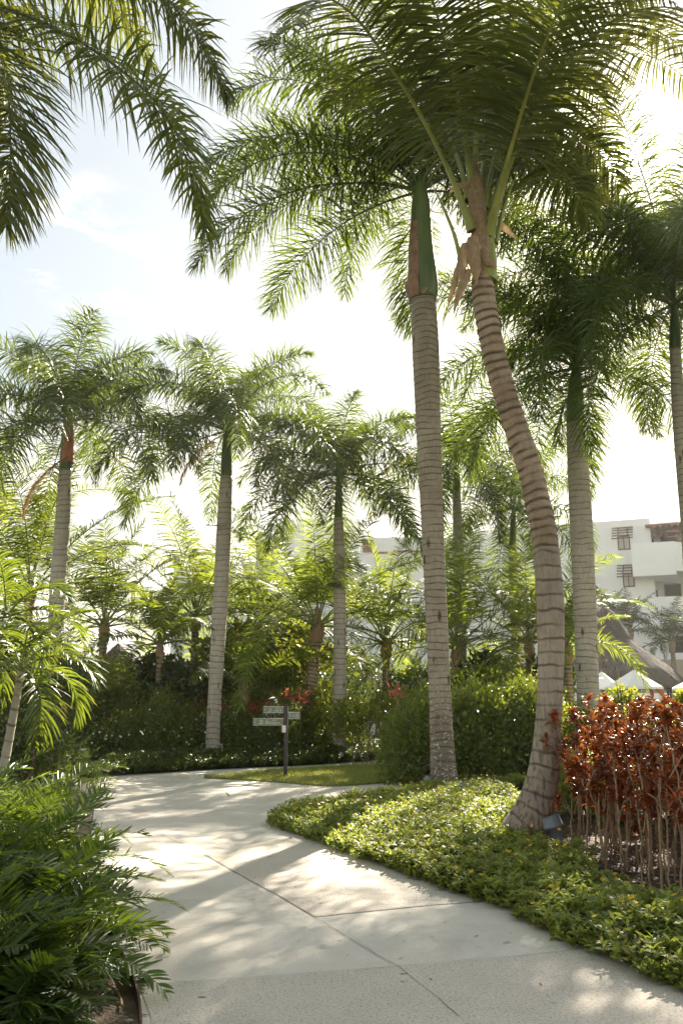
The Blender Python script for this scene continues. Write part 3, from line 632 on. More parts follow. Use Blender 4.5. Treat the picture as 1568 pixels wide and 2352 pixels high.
# fibre sleeve in the heart of the crown
S = dens(np.array([[*pt(1108, 650, Yc), 0.12], [*pt(1110, 600, Yc), 0.13], [*pt(1104, 540, Yc), 0.125], [*pt(1094, 460, Yc), 0.115], [*pt(1088, 400, Yc), 0.085], [*pt(1084, 365, Yc), 0.075]]), 0.04)
mb = MB(); mb.tube(S[:, :3], S[:, 3], 18, True, wob=1 + 0.06 * rng.normal(size=(len(S), 19))); mb.build('fibre_sheath', M['fibre'], ct, True)
mb = MB(); S = dens(np.array([[*pt(1118, 645, Yc), 0.13], [*pt(1122, 600, Yc), 0.11], [*pt(1124, 560, Yc), 0.07]]), 0.04); mb.tube(S[:, :3], S[:, 3], 14, True); mb.build('leaf_base', M['petiole'], ct, True)
def flap(pts, wd, name='torn_husk'):
    P = dens(np.array([[*pt(x, y, Yc + dy)] for x, y, dy in pts]), 0.05); k = len(P); mb = MB()
    T = unit(np.gradient(P, axis=0)); S = unit(np.cross(T, [0.25, 1, 0])); nb = 6; V = []; UV = []
    wp = np.interp(np.linspace(0, 1, k), [0, .3, .7, 1], [0.7, 1, .6, .06]) * wd * 0.36
    for i in range(k):
        for j in range(nb + 1):
            a = (j / nb - 0.5) * 2; V.append(P[i] + S[i] * a * wp[i] * (1 + 0.08 * rng.normal()) + np.array([0, -1, 0]) * (0.7 * wp[i] * (1 - a * a))); UV.append((i / k, j / nb))
    i, j = np.meshgrid(np.arange(k - 1), np.arange(nb), indexing='ij'); a = (i * (nb + 1) + j).ravel()
    mb.add(V, np.stack([a, a + 1, a + nb + 2, a + nb + 1], 1), UV); return mb.build(name, M['fibre'], ct, True)
flap([(1085, 545, -.14), (1086, 585, -.17), (1092, 625, -.18), (1094, 655, -.18)], 0.30)
flap([(1070, 560, -.12), (1062, 600, -.16), (1058, 640, -.16), (1066, 660, -.15)], 0.24)
flap([(1076, 620, -.14), (1060, 660, -.2), (1045, 700, -.2), (1042, 722, -.2)], 0.18)
flap([(1060, 590, -.05), (1046, 640, -.05), (1032, 690, -.05), (1026, 712, -.05)], 0.14)
flap([(1138, 505, .1), (1160, 525, .1), (1180, 545, .1), (1192, 548, .1)], 0.15)
flap([(1072, 425, .0), (1045, 428, -.02), (1030, 445, -.02)], 0.18)
flap([(1112, 600, -.15), (1128, 596, -.16), (1136, 620, -.14)], 0.16)
def cfrond(pts, nl=110, rr=0.05, ll=1.2, pet=0.2, flat=(12,), g=0.15, sw=(80, 40), roll=0):
    P = np.array([pt(x, y, Yc + dy) for x, y, dy in pts]); P = dens(P, np.sum(np.linalg.norm(np.diff(P, axis=0), axis=1)) / 34)
    return frond(P, [M['coco'], M['petiole']], ct, nl, ll, 0.038, g, flat, pet, rr, sw, tw=0.3, jit=0.07, shape='coco', roll=roll, prof=(0.5, 1, 0.95, 0.75, 0.45, 0.05))
cfrond([(1084, 530, -.05), (1034, 400, -.2), (994, 315, -.35), (949, 235, -.6), (904, 165, -.9), (859, 92, -1.2), (810, 30, -1.6), (750, -10, -2.0), (700, 10, -2.4), (670, 70, -2.6)], rr=0.045, g=0.16)
cfrond([(1090, 400, 0), (1094, 280, -.1), (1096, 150, -.25), (1098, 0, -.6), (1098, -150, -1.1), (1096, -260, -1.9), (1094, -300, -2.8)], rr=0.04, pet=0.2, roll=10)
cfrond([(1119, 575, 0), (1134, 500, 0), (1164, 395, -.1), (1204, 280, -.25), (1249, 150, -.5), (1294, 55, -.8), (1340, -30, -1.1), (1400, -90, -1.5), (1470, -110, -1.9), (1540, -60, -2.2)], rr=0.052, g=0.14)
cfrond([(1110, 480, .1), (1126, 390, .2), (1150, 310, .4), (1190, 230, .7), (1250, 170, 1.0), (1310, 160, 1.3), (1360, 200, 1.6), (1395, 270, 1.8)], rr=0.036, g=0.2)
cfrond([(1076, 460, .1), (1060, 390, .25), (1030, 310, .5), (980, 230, .8), (900, 180, 1.2), (820, 180, 1.6), (760, 240, 2.0)], rr=0.036, g=0.18)
cfrond([(1098, 470, .2), (1110, 360, .5), (1115, 240, 1.0), (1112, 130, 1.6), (1100, 60, 2.4), (1085, 60, 3.2), (1070, 110, 3.8)], rr=0.036)
cfrond([(1120, 500, .1), (1160, 400, .3), (1230, 330, .5), (1310, 310, .7), (1380, 350, .9), (1420, 430, 1.0)], rr=0.032, g=0.25)
cfrond([(1120, 540, -.05), (1150, 420, -.4), (1190, 280, -1.0), (1240, 120, -1.8), (1300, -20, -2.6), (1370, -100, -3.4), (1450, -100, -4.0)], rr=0.04, g=0.12)
cfrond([(1085, 420, 0), (1065, 300, -.3), (1035, 150, -.8), (1000, 20, -1.5), (960, -90, -2.3), (910, -140, -3.1)], rr=0.036)
cfrond([(1115, 520, .1), (1150, 400, .2), (1215, 260, .3), (1300, 140, .5), (1400, 70, .8), (1500, 60, 1.1), (1580, 120, 1.4)], rr=0.036, g=0.2)
cfrond([(1112, 500, .2), (1135, 380, .5), (1180, 230, 1.0), (1250, 90, 1.6), (1340, 10, 2.2), (1440, 0, 2.8), (1520, 60, 3.3)], rr=0.036, g=0.2)
cfrond([(1108, 480, .2), (1118, 350, .6), (1150, 180, 1.2), (1200, 30, 1.9), (1270, -60, 2.6)], rr=0.034)
cfrond([(1086, 480, .1), (1070, 350, .5), (1020, 200, 1.2), (940, 80, 1.9), (840, 20, 2.6), (760, 40, 3.2)], rr=0.034)
cfrond([(1120, 520, .3), (1170, 440, .6), (1240, 400, 1.0), (1310, 420, 1.4), (1350, 500, 1.7)], rr=0.03, g=0.3)
cfrond([(1122, 530, .1), (1180, 370, .3), (1270, 230, .6), (1370, 140, 1.0), (1470, 115, 1.4), (1560, 160, 1.8), (1640, 260, 2.1)], rr=0.036, g=0.22, ll=1.35)
cfrond([(1118, 520, .0), (1190, 330, -.6), (1300, 140, -1.3), (1420, 30, -2.0), (1540, 10, -2.6), (1640, 60, -3.1)], rr=0.036, g=0.2, ll=1.2)
for pts in ([(1068, 640, -.12), (1058, 600, -.12), (1044, 540, -.12), (1019, 478, -.12), (986, 412, -.12)], [(1138, 560, .02), (1152, 490, .02), (1172, 430, .02), (1193, 390, .02)]):
    P = dens(np.array([[*pt(x, y, Yc + dy)] for x, y, dy in pts]), 0.04); mb = MB(); mb.tube(P, 0.05 * (1 - np.linspace(0, 1, len(P)) ** 2) + 0.004, 10, True, squash=0.6); mb.build('cut_petiole', M['petiole'], ct, True)
# loose fibres and thin hanging threads round the heart
mb = MB()
for k in range(60):
    a = pt(random.uniform(1020, 1150), random.uniform(330, 520), Yc - 0.15 + random.uniform(-.1, .3)); az = random.uniform(0, 360)
    mb.tube(spine_from(a, az, random.uniform(20, 80), random.uniform(100, 190), random.uniform(0.4, 1.0), 9), 0.0022, 3, False)
mb.build('leaf_threads', M['rachis'], ct)

# ------------------------------------------------------------------ background coconut palms
def coco_palm(label, x, y, Y, L, n, off=0, lean=0.0, mats=None, ll=0.95, tilt=(86, 6), thick=0.13, group='young coconut palms behind the hedge', nl=78, basepx=None):
    org = pt(x, y, Y); bx = (org[0] + lean)
    if basepx is not None: bx = pt(basepx, 1700, Y)[0]
    t = thing('young_coconut_palm', label, 'palm tree', (bx, Y, 0), group)
    C = dens(np.array([[bx, Y, -0.1, thick * 1.5], [bx + (org[0] - bx) * 0.35, Y, org[2] * 0.33, thick * 1.1], [bx + (org[0] - bx) * 0.75, Y, org[2] * 0.7, thick], [*(org - [0, 0, 0.35]), thick * 0.9]]), 0.04)
    k = len(C); wb = 1 + 0.10 * ((np.arange(k) * 0.04 / 0.13) % 1.0 - 0.5)[:, None] * np.ones((k, 19)) + 0.03 * rng.normal(size=(k, 19)); wb[:, -1] = wb[:, 0]
    mb = MB(); mb.tube(C[:, :3], C[:, 3], 18, True, wob=wb); mb.build('trunk', M['trunk_ct'], t, False)
    h = dens(np.array([[*(org - [0, 0, 0.45]), thick * 1.05], [*(org - [0, 0, 0.15]), thick * 1.5], [*(org + [0, 0, 0.25]), thick * 0.7], [*(org + [0, 0, 0.6]), thick * 0.3]]), 0.05)
    mb = MB(); mb.tube(h[:, :3], h[:, 3], 12, True, wob=1 + 0.1 * rng.normal(size=(len(h), 13))); mb.build('fibre_sheath', M['fibre'], t, True)
    mats = mats or [M['coco_far'], M['rachis']]
    n += 0
    for i in range(n):
        q = i / (n - 1); e = tilt[0] - (tilt[0] - tilt[1]) * q ** 0.9
        P = spine_from(org, off + i * 137.5, e, 30 + 68 * q + random.uniform(-8, 12), 1.2 * L * (0.8 + 0.25 * min(1, 2 * q)) * random.uniform(0.92, 1.08), 20, random.uniform(-14, 14), 1.5)
        frond(P, mats, t, nl, ll * random.uniform(.9, 1.1), 0.040, 0.16, (12,), 0.18, 0.03, (80, 42), tw=0.35, jit=0.1, shape='coco', roll=random.uniform(-35, 35))
    return t
coco_palm('young coconut palm behind the signpost with an orange husk and upright fronds', 728, 1440, 25.5, 4.3, 15, 260, basepx=696, thick=0.16)
coco_palm('coconut palm far left behind the pale palm trunk', 70, 1360, 25, 4.6, 17, 40)
coco_palm('tall coconut palm at the left edge with fronds against the sky', -30, 1250, 28, 4.4, 15, 110)
coco_palm('coconut palm between the left palm trunk and the smallest palm', 240, 1440, 27, 3.7, 15, 10)
coco_palm('small coconut palm with a thin straw coloured stem above the dark shrub', 368, 1480, 24.5, 2.3, 12, 70, ll=0.45, thick=0.08)
coco_palm('coconut palm just left of the hedge royal palm, fronds arching both ways', 450, 1420, 28, 4.3, 16, 200)
coco_palm('coconut palm hidden behind the hedge royal palm trunk', 590, 1450, 29, 3.8, 15, 0)
coco_palm('low stemless coconut palm spreading over the hedge with yellow green tips', 560, 1590, 25, 2.5, 12, 150, ll=0.5, tilt=(75, -5))
coco_palm('coconut palm with a dark hanging frond left of the main royal trunk', 886, 1480, 27.5, 3.9, 16, 225)
coco_palm('bright coconut palm right of the main royal trunk', 1048, 1490, 26.5, 4.2, 16, 300)
coco_palm('coconut palm behind the leaning trunk, orange leaf bases showing', 1214, 1480, 27, 3.5, 15, 120)
coco_palm('coconut palm behind the swollen trunk with golden fronds over the thatch', 1300, 1490, 25, 1.9, 13, 30, ll=0.5)
coco_palm('small far coconut palm left of the slim royal palm', 660, 1500, 31, 3.0, 13, 50, ll=0.5)
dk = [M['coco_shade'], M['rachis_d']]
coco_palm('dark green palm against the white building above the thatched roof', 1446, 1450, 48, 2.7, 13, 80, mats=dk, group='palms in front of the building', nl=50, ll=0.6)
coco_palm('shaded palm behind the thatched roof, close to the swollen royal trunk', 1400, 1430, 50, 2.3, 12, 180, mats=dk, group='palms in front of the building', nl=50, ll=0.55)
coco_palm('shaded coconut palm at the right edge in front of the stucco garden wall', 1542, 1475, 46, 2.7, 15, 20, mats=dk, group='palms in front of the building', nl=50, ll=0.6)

# small palms in the left bed
def small_palm(label, base, top, fr, off, Lf=0.95, n=11):
    t = thing('small_palm', label, 'palm tree', (base[0], base[1], 0), 'small palms in the left bed')
    C = dens(np.array([[*base, 0.055], [*(np.array(base) * 0.5 + np.array(top) * 0.5 + [0.02, 0, 0]), 0.045], [*top, 0.035]]), 0.04)
    k = len(C); mb = MB(); mb.tube(C[:, :3], C[:, 3] * (1 + 0.06 * ((np.arange(k) % 3) == 0)), 12); mb.build('trunk', M['trunk_r'], t, True)
    for i in range(n):
        q = i / (n - 1)
        P = spine_from(top, off + i * 137.5, 75 - 75 * q, 70 + 65 * q, Lf * random.uniform(.9, 1.1), 16, random.uniform(-10, 10))
        frond(P, [M['adonidia'], M['rachis']], t, 36, 0.34, 0.028, 0.24, (22,), 0.2, 0.012, (68, 20), tw=0.3, jit=0.1, fold=0.25)
b = pt(2, 1700, 8.6); small_palm('low small palm at the left edge with a yellow green drooping crown', (b[0] - 0.1, 8.6, -0.05), pt(50, 1540, 8.6), 0, 20)
b = pt(-60, 1700, 9.6); small_palm('taller small palm at the left edge, darker crown above the low one', (b[0], 9.6, -0.05), pt(15, 1420, 9.6), 0, 140, 1.05, 13)

# ------------------------------------------------------------------ leaf masses
def blob_leaves(mb, blobs, n, size, prof=(0.35, 1, 0.75, 0.05), up=0.3, lw=0.5, shell=0.55, mat=0, droop=0.1, zmin=0.02):
    B = np.array(blobs, float); wgt = B[:, 3] * B[:, 4] + B[:, 4] * B[:, 5] + B[:, 3] * B[:, 5]; wgt /= wgt.sum()
    k = rng.choice(len(B), n, p=wgt); d = randdir(n); d[:, 2] = np.where(d[:, 2] < -0.85, -d[:, 2], d[:, 2])
    r = 1 - shell * rng.random(n) ** 1.6 + 0.1 * rng.normal(size=n) ** 3 * 0.5
    r *= 1 + 0.12 * np.sin(d[:, 0] * 9 + k) * np.sin(d[:, 2] * 8 + k * 2)
    p = B[k, :3] + d * B[k, 3:6] * r[:, None]; ok = p[:, 2] > zmin; p, d = p[ok], d[ok]; m = len(p)
    dirn = unit(d * 0.8 + rng.normal(0, 0.6, (m, 3)) + [0, 0, up]); wv = np.cross(dirn, randdir(m) * 0.6 + d)
    mb.leaves(p, dirn, wv, size * rng.uniform(0.6, 1.3, m), size * lw * rng.uniform(0.7, 1.2, m), droop, prof, mat=mat)
def stems(mb, blobs, per=3, r=0.012):
    for b in blobs:
        for _ in range(per):
            a = np.array([b[0] + random.uniform(-.4, .4) * b[3], b[1] + random.uniform(-.4, .4) * b[4], 0]); e = np.array(b[:3]) + randdir(1)[0] * np.array(b[3:6]) * 0.8
            mid = (a + e) / 2 + rng.normal(0, 0.06, 3); mb.tube(dens(np.array([a, mid, e]), 0.15), r, 5, False)
def shrub(name, label, cat, blobs, n, size, mat, group=None, fl=0, **kw):
    B = np.array(blobs); c = (B[:, 0].mean(), B[:, 1].mean(), 0); t = thing(name, label, cat, c, group)
    mb = MB(); blob_leaves(mb, blobs, n, size, **kw); mb.build('foliage', mat, t)
    mb = MB(); stems(mb, blobs); mb.build('branches', M['bark'], t)
    if fl:
        mb = MB(); k = rng.choice(len(B), fl); d = randdir(fl); d[:, 1] = -np.abs(d[:, 1]); d[:, 2] = np.abs(d[:, 2]) * rng.choice([1, -.5], fl); d = unit(d)
        p = B[k, :3] + d * B[k, 3:6] * 1.10; ok = p[:, 2] > 0.15; p, d = p[ok], d[ok]
        for a in range(5):
            s1 = unit(np.cross(d, [0.2, 0.1, 1])); s2 = np.cross(d, s1); th = a * 2 * math.pi / 5
            mb.leaves(p, s1 * math.cos(th) + s2 * math.sin(th) + d * 0.2, np.cross(d, s1 * math.cos(th) + s2 * math.sin(th)), 0.032, 0.018, 0.0, (0.5, 1, 0.5))
        tag(mb.build('flowers', M['white_fl'], t), 'small white star flowers scattered over the leaves', kind='stuff')
    return t
# flowering hedge behind the path (left)
bl = []
for i in range(26):
    x = 120 + i * 27; yy = float(np.interp(x, [120, 360, 520, 730, 850], [21.9, 22.6, 23.3, 24.6, 26.0])) + random.uniform(-.2, .3); g0 = pt(x, 1700, yy); h = (1.2 if x < 430 else 0.82) + 0.16 * math.sin(i * 2.3) + 0.22 * math.sin(i * 0.9) + random.uniform(-.1, .15)
    if i < 5: h -= 0.25
    bl.append((g0[0], yy, h * 0.5, 0.62, 0.75, h * 0.62)); bl.append((g0[0] + random.uniform(-.3, .3), yy + 0.9, h * 0.6, 0.7, 0.7, h * 0.66))
shrub('hedge', 'dark green hedge with white star flowers behind the path and signpost', 'hedge', bl, 62000, 0.075, M['hedge'], fl=330, shell=0.4)
# clipped hedge right of the main royal palm
bl = []
for i in range(25):
    x = 935 + i * 26; yy = 17.4 + 0.05 * i + random.uniform(-.2, .3); p = pt(x, 1700, yy); h = 1.65 + 0.14 * math.sin(i * 1.3) + (0.1 if i > 6 else 0) - (0.35 if i < 2 else 0) - (0.55 if i > 13 else 0)
    bl.append((p[0], yy, h * 0.5, 0.55, 0.6, h * 0.56)); bl.append((p[0], yy + 0.7, h * 0.55, 0.55, 0.6, h * 0.56)); 
    bl.append((p[0] + random.uniform(-.2, .2), yy - 0.25, h * 0.32, 0.45, 0.4, h * 0.36))
shrub('hedge', 'glossy dark hedge filling the gap between the main royal trunk and the leaning coconut palm', 'hedge', bl, 90000, 0.085, M['hedge'], shell=0.4)
def bush(label, x, y, Y, w_, h_, n, size, mat, name='shrub', cat='shrub', lumps=6, lw=0.5, zc=None, group=None):
    c = pt(x, y, Y); bl = []
    for i in range(lumps):
        zz = max(0.3, c[2] - h_ * 0.1 + random.uniform(-.45, .35) * h_)
        bl.append((c[0] + random.uniform(-.5, .5) * w_, Y + random.uniform(-.4, .4) * w_, zz, w_ * random.uniform(.25, .4), w_ * random.uniform(.25, .4), h_ * random.uniform(.22, .36)))
    return shrub(name, label, cat, bl, n, size, mat, group, lw=lw, shell=0.6)
G2 = 'background shrubs'
bush('broad dark sea grape bush behind the left half of the hedge', 300, 1585, 26, 3.4, 1.5, 9000, 0.14, M['shrub'], lw=0.85, lumps=9, group=G2)
bush('yellow green sea grape bush left of the slim royal palm', 610, 1485, 27.5, 3.0, 1.8, 6000, 0.17, M['shrub'], lw=0.85, lumps=8, group=G2)
bush('dark bush at the foot of the small straw stemmed palm', 420, 1560, 25.5, 2.4, 1.5, 8000, 0.12, M['dark_shrub'], lw=0.7, lumps=8, group=G2)
bush('loose bright bush behind the leaning orange-husked palm', 745, 1610, 25.2, 1.1, 1.2, 3000, 0.09, M['shrub'], group=G2)
bush('low green bush between the slim royal palm and the right hedge', 880, 1620, 23.0, 2.0, 1.1, 7000, 0.08, M['shrub'], group=G2)
bush('grey green tree behind the bush left of the main royal trunk', 870, 1560, 33, 4.5, 2.6, 8000, 0.12, M['dark_shrub'], group=G2, lumps=8)
bush('yellow leafed sea grape right of the main royal trunk', 1110, 1555, 24, 2.2, 1.5, 4500, 0.17, M['shrub'], lw=0.9, group=G2)
bush('dark bush behind the thin distant royal palm', 1220, 1560, 25.5, 2.6, 1.9, 6000, 0.13, M['dark_shrub'], lw=0.8, group=G2)
bush('pale leafed bush sticking up above the red hedge in front of the parasols', 1425, 1610, 13.5, 0.35, 0.55, 900, 0.055, M['shrub'], group=G2)
bush('small pale bush at the right edge above the red hedge', 1548, 1612, 13.0, 0.35, 0.45, 900, 0.055, M['shrub'], group=G2)
bush('shrub with thin stems at the left edge behind the small palms', 0, 1620, 15, 2.2, 2.0, 9000, 0.10, M['dark_shrub'], group=G2, lumps=8)
bush('green bush behind the pale left palm trunk', 170, 1590, 23, 2.6, 1.8, 8000, 0.11, M['shrub'], group=G2, lumps=8)
bush('dense bush behind the low stemless coconut palm', 560, 1560, 27.5, 3.6, 1.7, 9000, 0.12, M['shrub'], group=G2, lumps=9)
bush('bush under the bright coconut palm right of the main royal trunk', 1010, 1580, 24.5, 2.4, 1.6, 7000, 0.10, M['dark_shrub'], group=G2)
# distant wood closing the view on the left
mb = MB(); bl = []
for i in range(46):
    x = -60 + i * 2.2; bl.append((x, 62 + 5 * math.sin(i), 1.6, 2.6, 2.4, random.uniform(1.6, 2.8)))
blob_leaves(mb, bl, 42000, 0.42, shell=0.35); tag(mb.build('distant_trees', M['dark_shrub'], None), 'dark mass of far trees behind the palms', 'trees', kind='stuff')

# red ti plants above the hedge
for i, (x, y, s_, lab) in enumerate(((455, 1625, 1.0, 'salmon red ti plant just left of the hedge royal palm trunk'), (515, 1632, .8, 'small salmon ti plant just right of the hedge royal palm trunk'),
        (580, 1632, 1.0, 'pink red ti plant above the left sign board'), (622, 1606, 1.2, 'tall red ti plant above the top sign board'), (655, 1600, 1.2, 'dark leaved red ti plant directly behind the sign post'),
        (688, 1598, 1.1, 'red ti plant touching the orange-husked palm trunk'), (135, 1630, .8, 'orange ti plant beside the pale left palm trunk'), (912, 1592, .6, 'small orange red ti plant left of the main royal trunk'))):
    Yt = 24.2 if x < 800 else 18.6; c = pt(x, y - 14, Yt); t = thing('ti_plant', lab, 'ti plant', (c[0], Yt, 0), 'red ti plants behind the hedge'); mb = MB()
    n_ = 34; d = unit(np.c_[rng.normal(0, 1, (n_, 2)), rng.uniform(0.2, 2.2, n_)]); org = np.c_[c[0] + rng.normal(0, .09 * s_, n_), Yt + rng.normal(0, .09 * s_, n_), c[2] - .25 * s_ + rng.uniform(-.1, .15, n_)]
    mb.leaves(org, d, np.cross(d, randdir(n_)), 0.30 * s_ * rng.uniform(.6, 1.2, n_), 0.075 * s_, 0.18, (0.4, 1, .9, .5, .05)); mb.build('foliage', M['ti'], t)
    mb = MB(); mb.tube([(c[0], Yt, 0), (c[0] + .03, Yt, c[2] * .5), (c[0], Yt, c[2] - .2 * s_)], 0.018, 6); mb.build('stem', M['stem'], t)

# ------------------------------------------------------------------ ground cover
def wedelia(mb, P, z0, h, size, nleaf=9, zf=None):
    n = len(P); hh = h * rng.uniform(0.55, 1.15, n) * (zf if zf is not None else 1)
    lean = rng.normal(0, 0.25, (n, 2))
    for k in range(nleaf):
        q = 1 - 0.45 * (k // 3) / max(1, nleaf // 3) * rng.uniform(0.7, 1.3, n); az = rng.random(n) * 2 * math.pi
        e = rng.uniform(0.15, 1.1, n); d = np.stack([np.cos(az) * np.cos(e), np.sin(az) * np.cos(e), np.sin(e)], 1)
        b = np.c_[P[:, 0] + lean[:, 0] * hh * q, P[:, 1] + lean[:, 1] * hh * q, z0 + hh * q]
        mb.leaves(b, d, np.cross(d, [0, 0, 1]) + rng.normal(0, .35, (n, 3)), size * rng.uniform(.7, 1.25, n), size * 0.42 * rng.uniform(.8, 1.2, n), 0.25, (0.3, 1, 0.7, 0.05))
def flowers(P, z, size, parent, name='flowers', lab='small yellow daisy flowers'):
    mb = MB(); n = len(P); c = np.c_[P, z]; nrm = unit(np.c_[rng.normal(0, .35, (n, 1)), -np.abs(rng.normal(.3, .3, (n, 1))), np.ones(n)])
    s1 = unit(np.cross(nrm, [1, .2, .1])); s2 = np.cross(nrm, s1)
    for a in range(7):
        th = a * 2 * math.pi / 7; d = s1 * math.cos(th) + s2 * math.sin(th); mb.leaves(c, d, np.cross(nrm, d), size, size * .55, 0, (0.5, 1, .8, .3))
    tag(mb.build(name, M['yellow'], parent), lab, kind='stuff')
croton_poly = [tuple(gp(1300, 1985)[:2]), tuple(gp(1450, 2060)[:2]), tuple(gp(1600, 2110)[:2]), (8.5, 7.0), (8.5, 12.2), (4.6, 12.0), (3.0, 11.4)]
soil_gap = gl_([(1262, 1965), (1330, 2010), (1440, 2080), (1568, 2140), (1568, 1950), (1300, 1930)])
bed_edge = bed_low[:] + bed_top
gc_poly = bed_top[:] + bed_low[1:-1] + [(3.6, 2.5), (3.9, 5.6)] + [tuple(gp(1568, 2150)[:2]), tuple(gp(1430, 2085)[:2]), tuple(gp(1300, 2000)[:2]), tuple(gp(1240, 1965)[:2]), (2.9, 12.5), (2.8, 15.8)]
P = sample_poly(gc_poly, 25000)
sf_ = gp(1293, 1968)[:2]; dd_ = P - sf_; P = P[~((np.linalg.norm(dd_, axis=1) < .42) | ((np.abs(dd_[:, 0] + .03) < .3) & (dd_[:, 1] > -1.0) & (dd_[:, 1] < 0)))]
E = np.array(bed_low + bed_top)
def edgedist(P):
    return np.min(np.linalg.norm(P[:, None, :] - E[None, ::1, :], axis=2), axis=1)
ed = np.concatenate([edgedist(P[i:i + 2000]) for i in range(0, len(P), 2000)])
P = P + rng.normal(0, 1, P.shape) * np.where(ed < .12, .07, .01)[:, None]
zf = np.clip(0.5 + ed * 1.5, 0.5, 1.0) * (0.82 + 0.2 * np.sin(P[:, 0] * 3.1 + 1) * np.sin(P[:, 1] * 2.3) + 0.2 * np.sin(P[:, 0] * 9.1 + P[:, 1] * 4) * np.sin(P[:, 1] * 8.3 - P[:, 0] * 5))
def edge_pts(E_, n_, sd, ymin=-2):
    E_ = np.array(E_); L_e = np.linalg.norm(np.diff(E_, axis=0), axis=1); k_ = rng.choice(len(L_e), n_, p=L_e / L_e.sum()); q_ = E_[k_] + (E_[k_ + 1] - E_[k_]) * rng.random((n_, 1)) + rng.normal(0, sd, (n_, 2)); return q_[q_[:, 1] > ymin]
PE_ = edge_pts([p for p in bed_low if p[1] > 2] , 2300, .045); P = np.vstack([P, PE_]); zf = np.concatenate([zf, rng.uniform(.25, .75, len(PE_))])
PE_ = edge_pts(bed_top, 900, .05); P = np.vstack([P, PE_]); zf = np.concatenate([zf, rng.uniform(.3, .75, len(PE_))])
near = P[:, 1] < 9.5
gct = thing('flowering_groundcover', 'low bright green ground cover with yellow flowers around the leaning coconut palm', 'ground cover', (1.5, 10, 0)); gct['kind'] = 'stuff'
mb = MB(); wedelia(mb, P[near], 0.01, 0.27, 0.064, 12, zf[near]); wedelia(mb, P[~near], 0.01, 0.25, 0.066, 8, zf[~near]); mb.build('foliage', M['cover'], gct)
fs = rng.choice(len(P), 420, replace=False); flowers(P[fs], 0.035 + 0.27 * zf[fs] + rng.uniform(0.01, .10, 420), 0.021, gct)
# border strip behind the path
strip = back_edge[:] ; hi_strip = [(x + 0.1, y + 2.6) for x, y in back_edge[::-1]]
sp_ = strip + hi_strip; P2 = sample_poly([p for p in sp_ if p[0] < 8], 15000)
be = np.array(back_edge); d2 = np.concatenate([np.min(np.linalg.norm(P2[i:i + 2000][:, None] - be[None], axis=2), 1) for i in range(0, len(P2), 2000)])
st_ = thing('leafy_border', 'strip of low leafy green plants between the flowering hedge and the path', 'ground cover', (0, 20, 0)); st_['kind'] = 'stuff'
PE_ = edge_pts(back_edge[:-4], 2200, .08); P2 = np.vstack([P2, PE_]); d2 = np.concatenate([d2, rng.uniform(0, .2, len(PE_))])
mb = MB(); wedelia(mb, P2, 0.0, 0.36, 0.085, 7, np.clip(.45 + d2 * .7, .4, 1.0)); mb.build('foliage', M['cover_far'], st_)
fs = rng.choice(len(P2), 24); flowers(P2[fs], np.full(24, .36), 0.03, st_)
# lawn
P3 = sample_poly(lawn_poly, 42000); n = len(P3); mb = MB(); d = unit(np.c_[rng.normal(0, .35, (n, 2)), np.ones(n)])
mb.leaves(np.c_[P3, np.full(n, .055)], d, randdir(n) * [1, 1, 0], rng.uniform(.03, .085, n), 0.008, 0.25, (1, .7, .1)); tag(mb.build('lawn_grass', M['grass']), 'short sunlit lawn grass round the signpost', 'grass', kind='stuff')
mb = MB(); PE = np.array(lawn_poly); k = rng.integers(0, len(PE), 1600); P4 = PE[k] + (PE[(k + 1) % len(PE)] - PE[k]) * rng.random((1600, 1)) + rng.normal(0, .03, (1600, 2))
d = unit(np.c_[rng.normal(0, .5, (1600, 2)), np.ones(1600)]); mb.leaves(np.c_[P4, np.full(1600, .035)], d, randdir(1600) * [1, 1, 0], rng.uniform(.05, .13, 1600), .009, .3, (1, .7, .1)); tag(mb.build('lawn_edge_grass', M['grass']), 'longer ragged grass along the lawn edge', 'grass', kind='stuff')

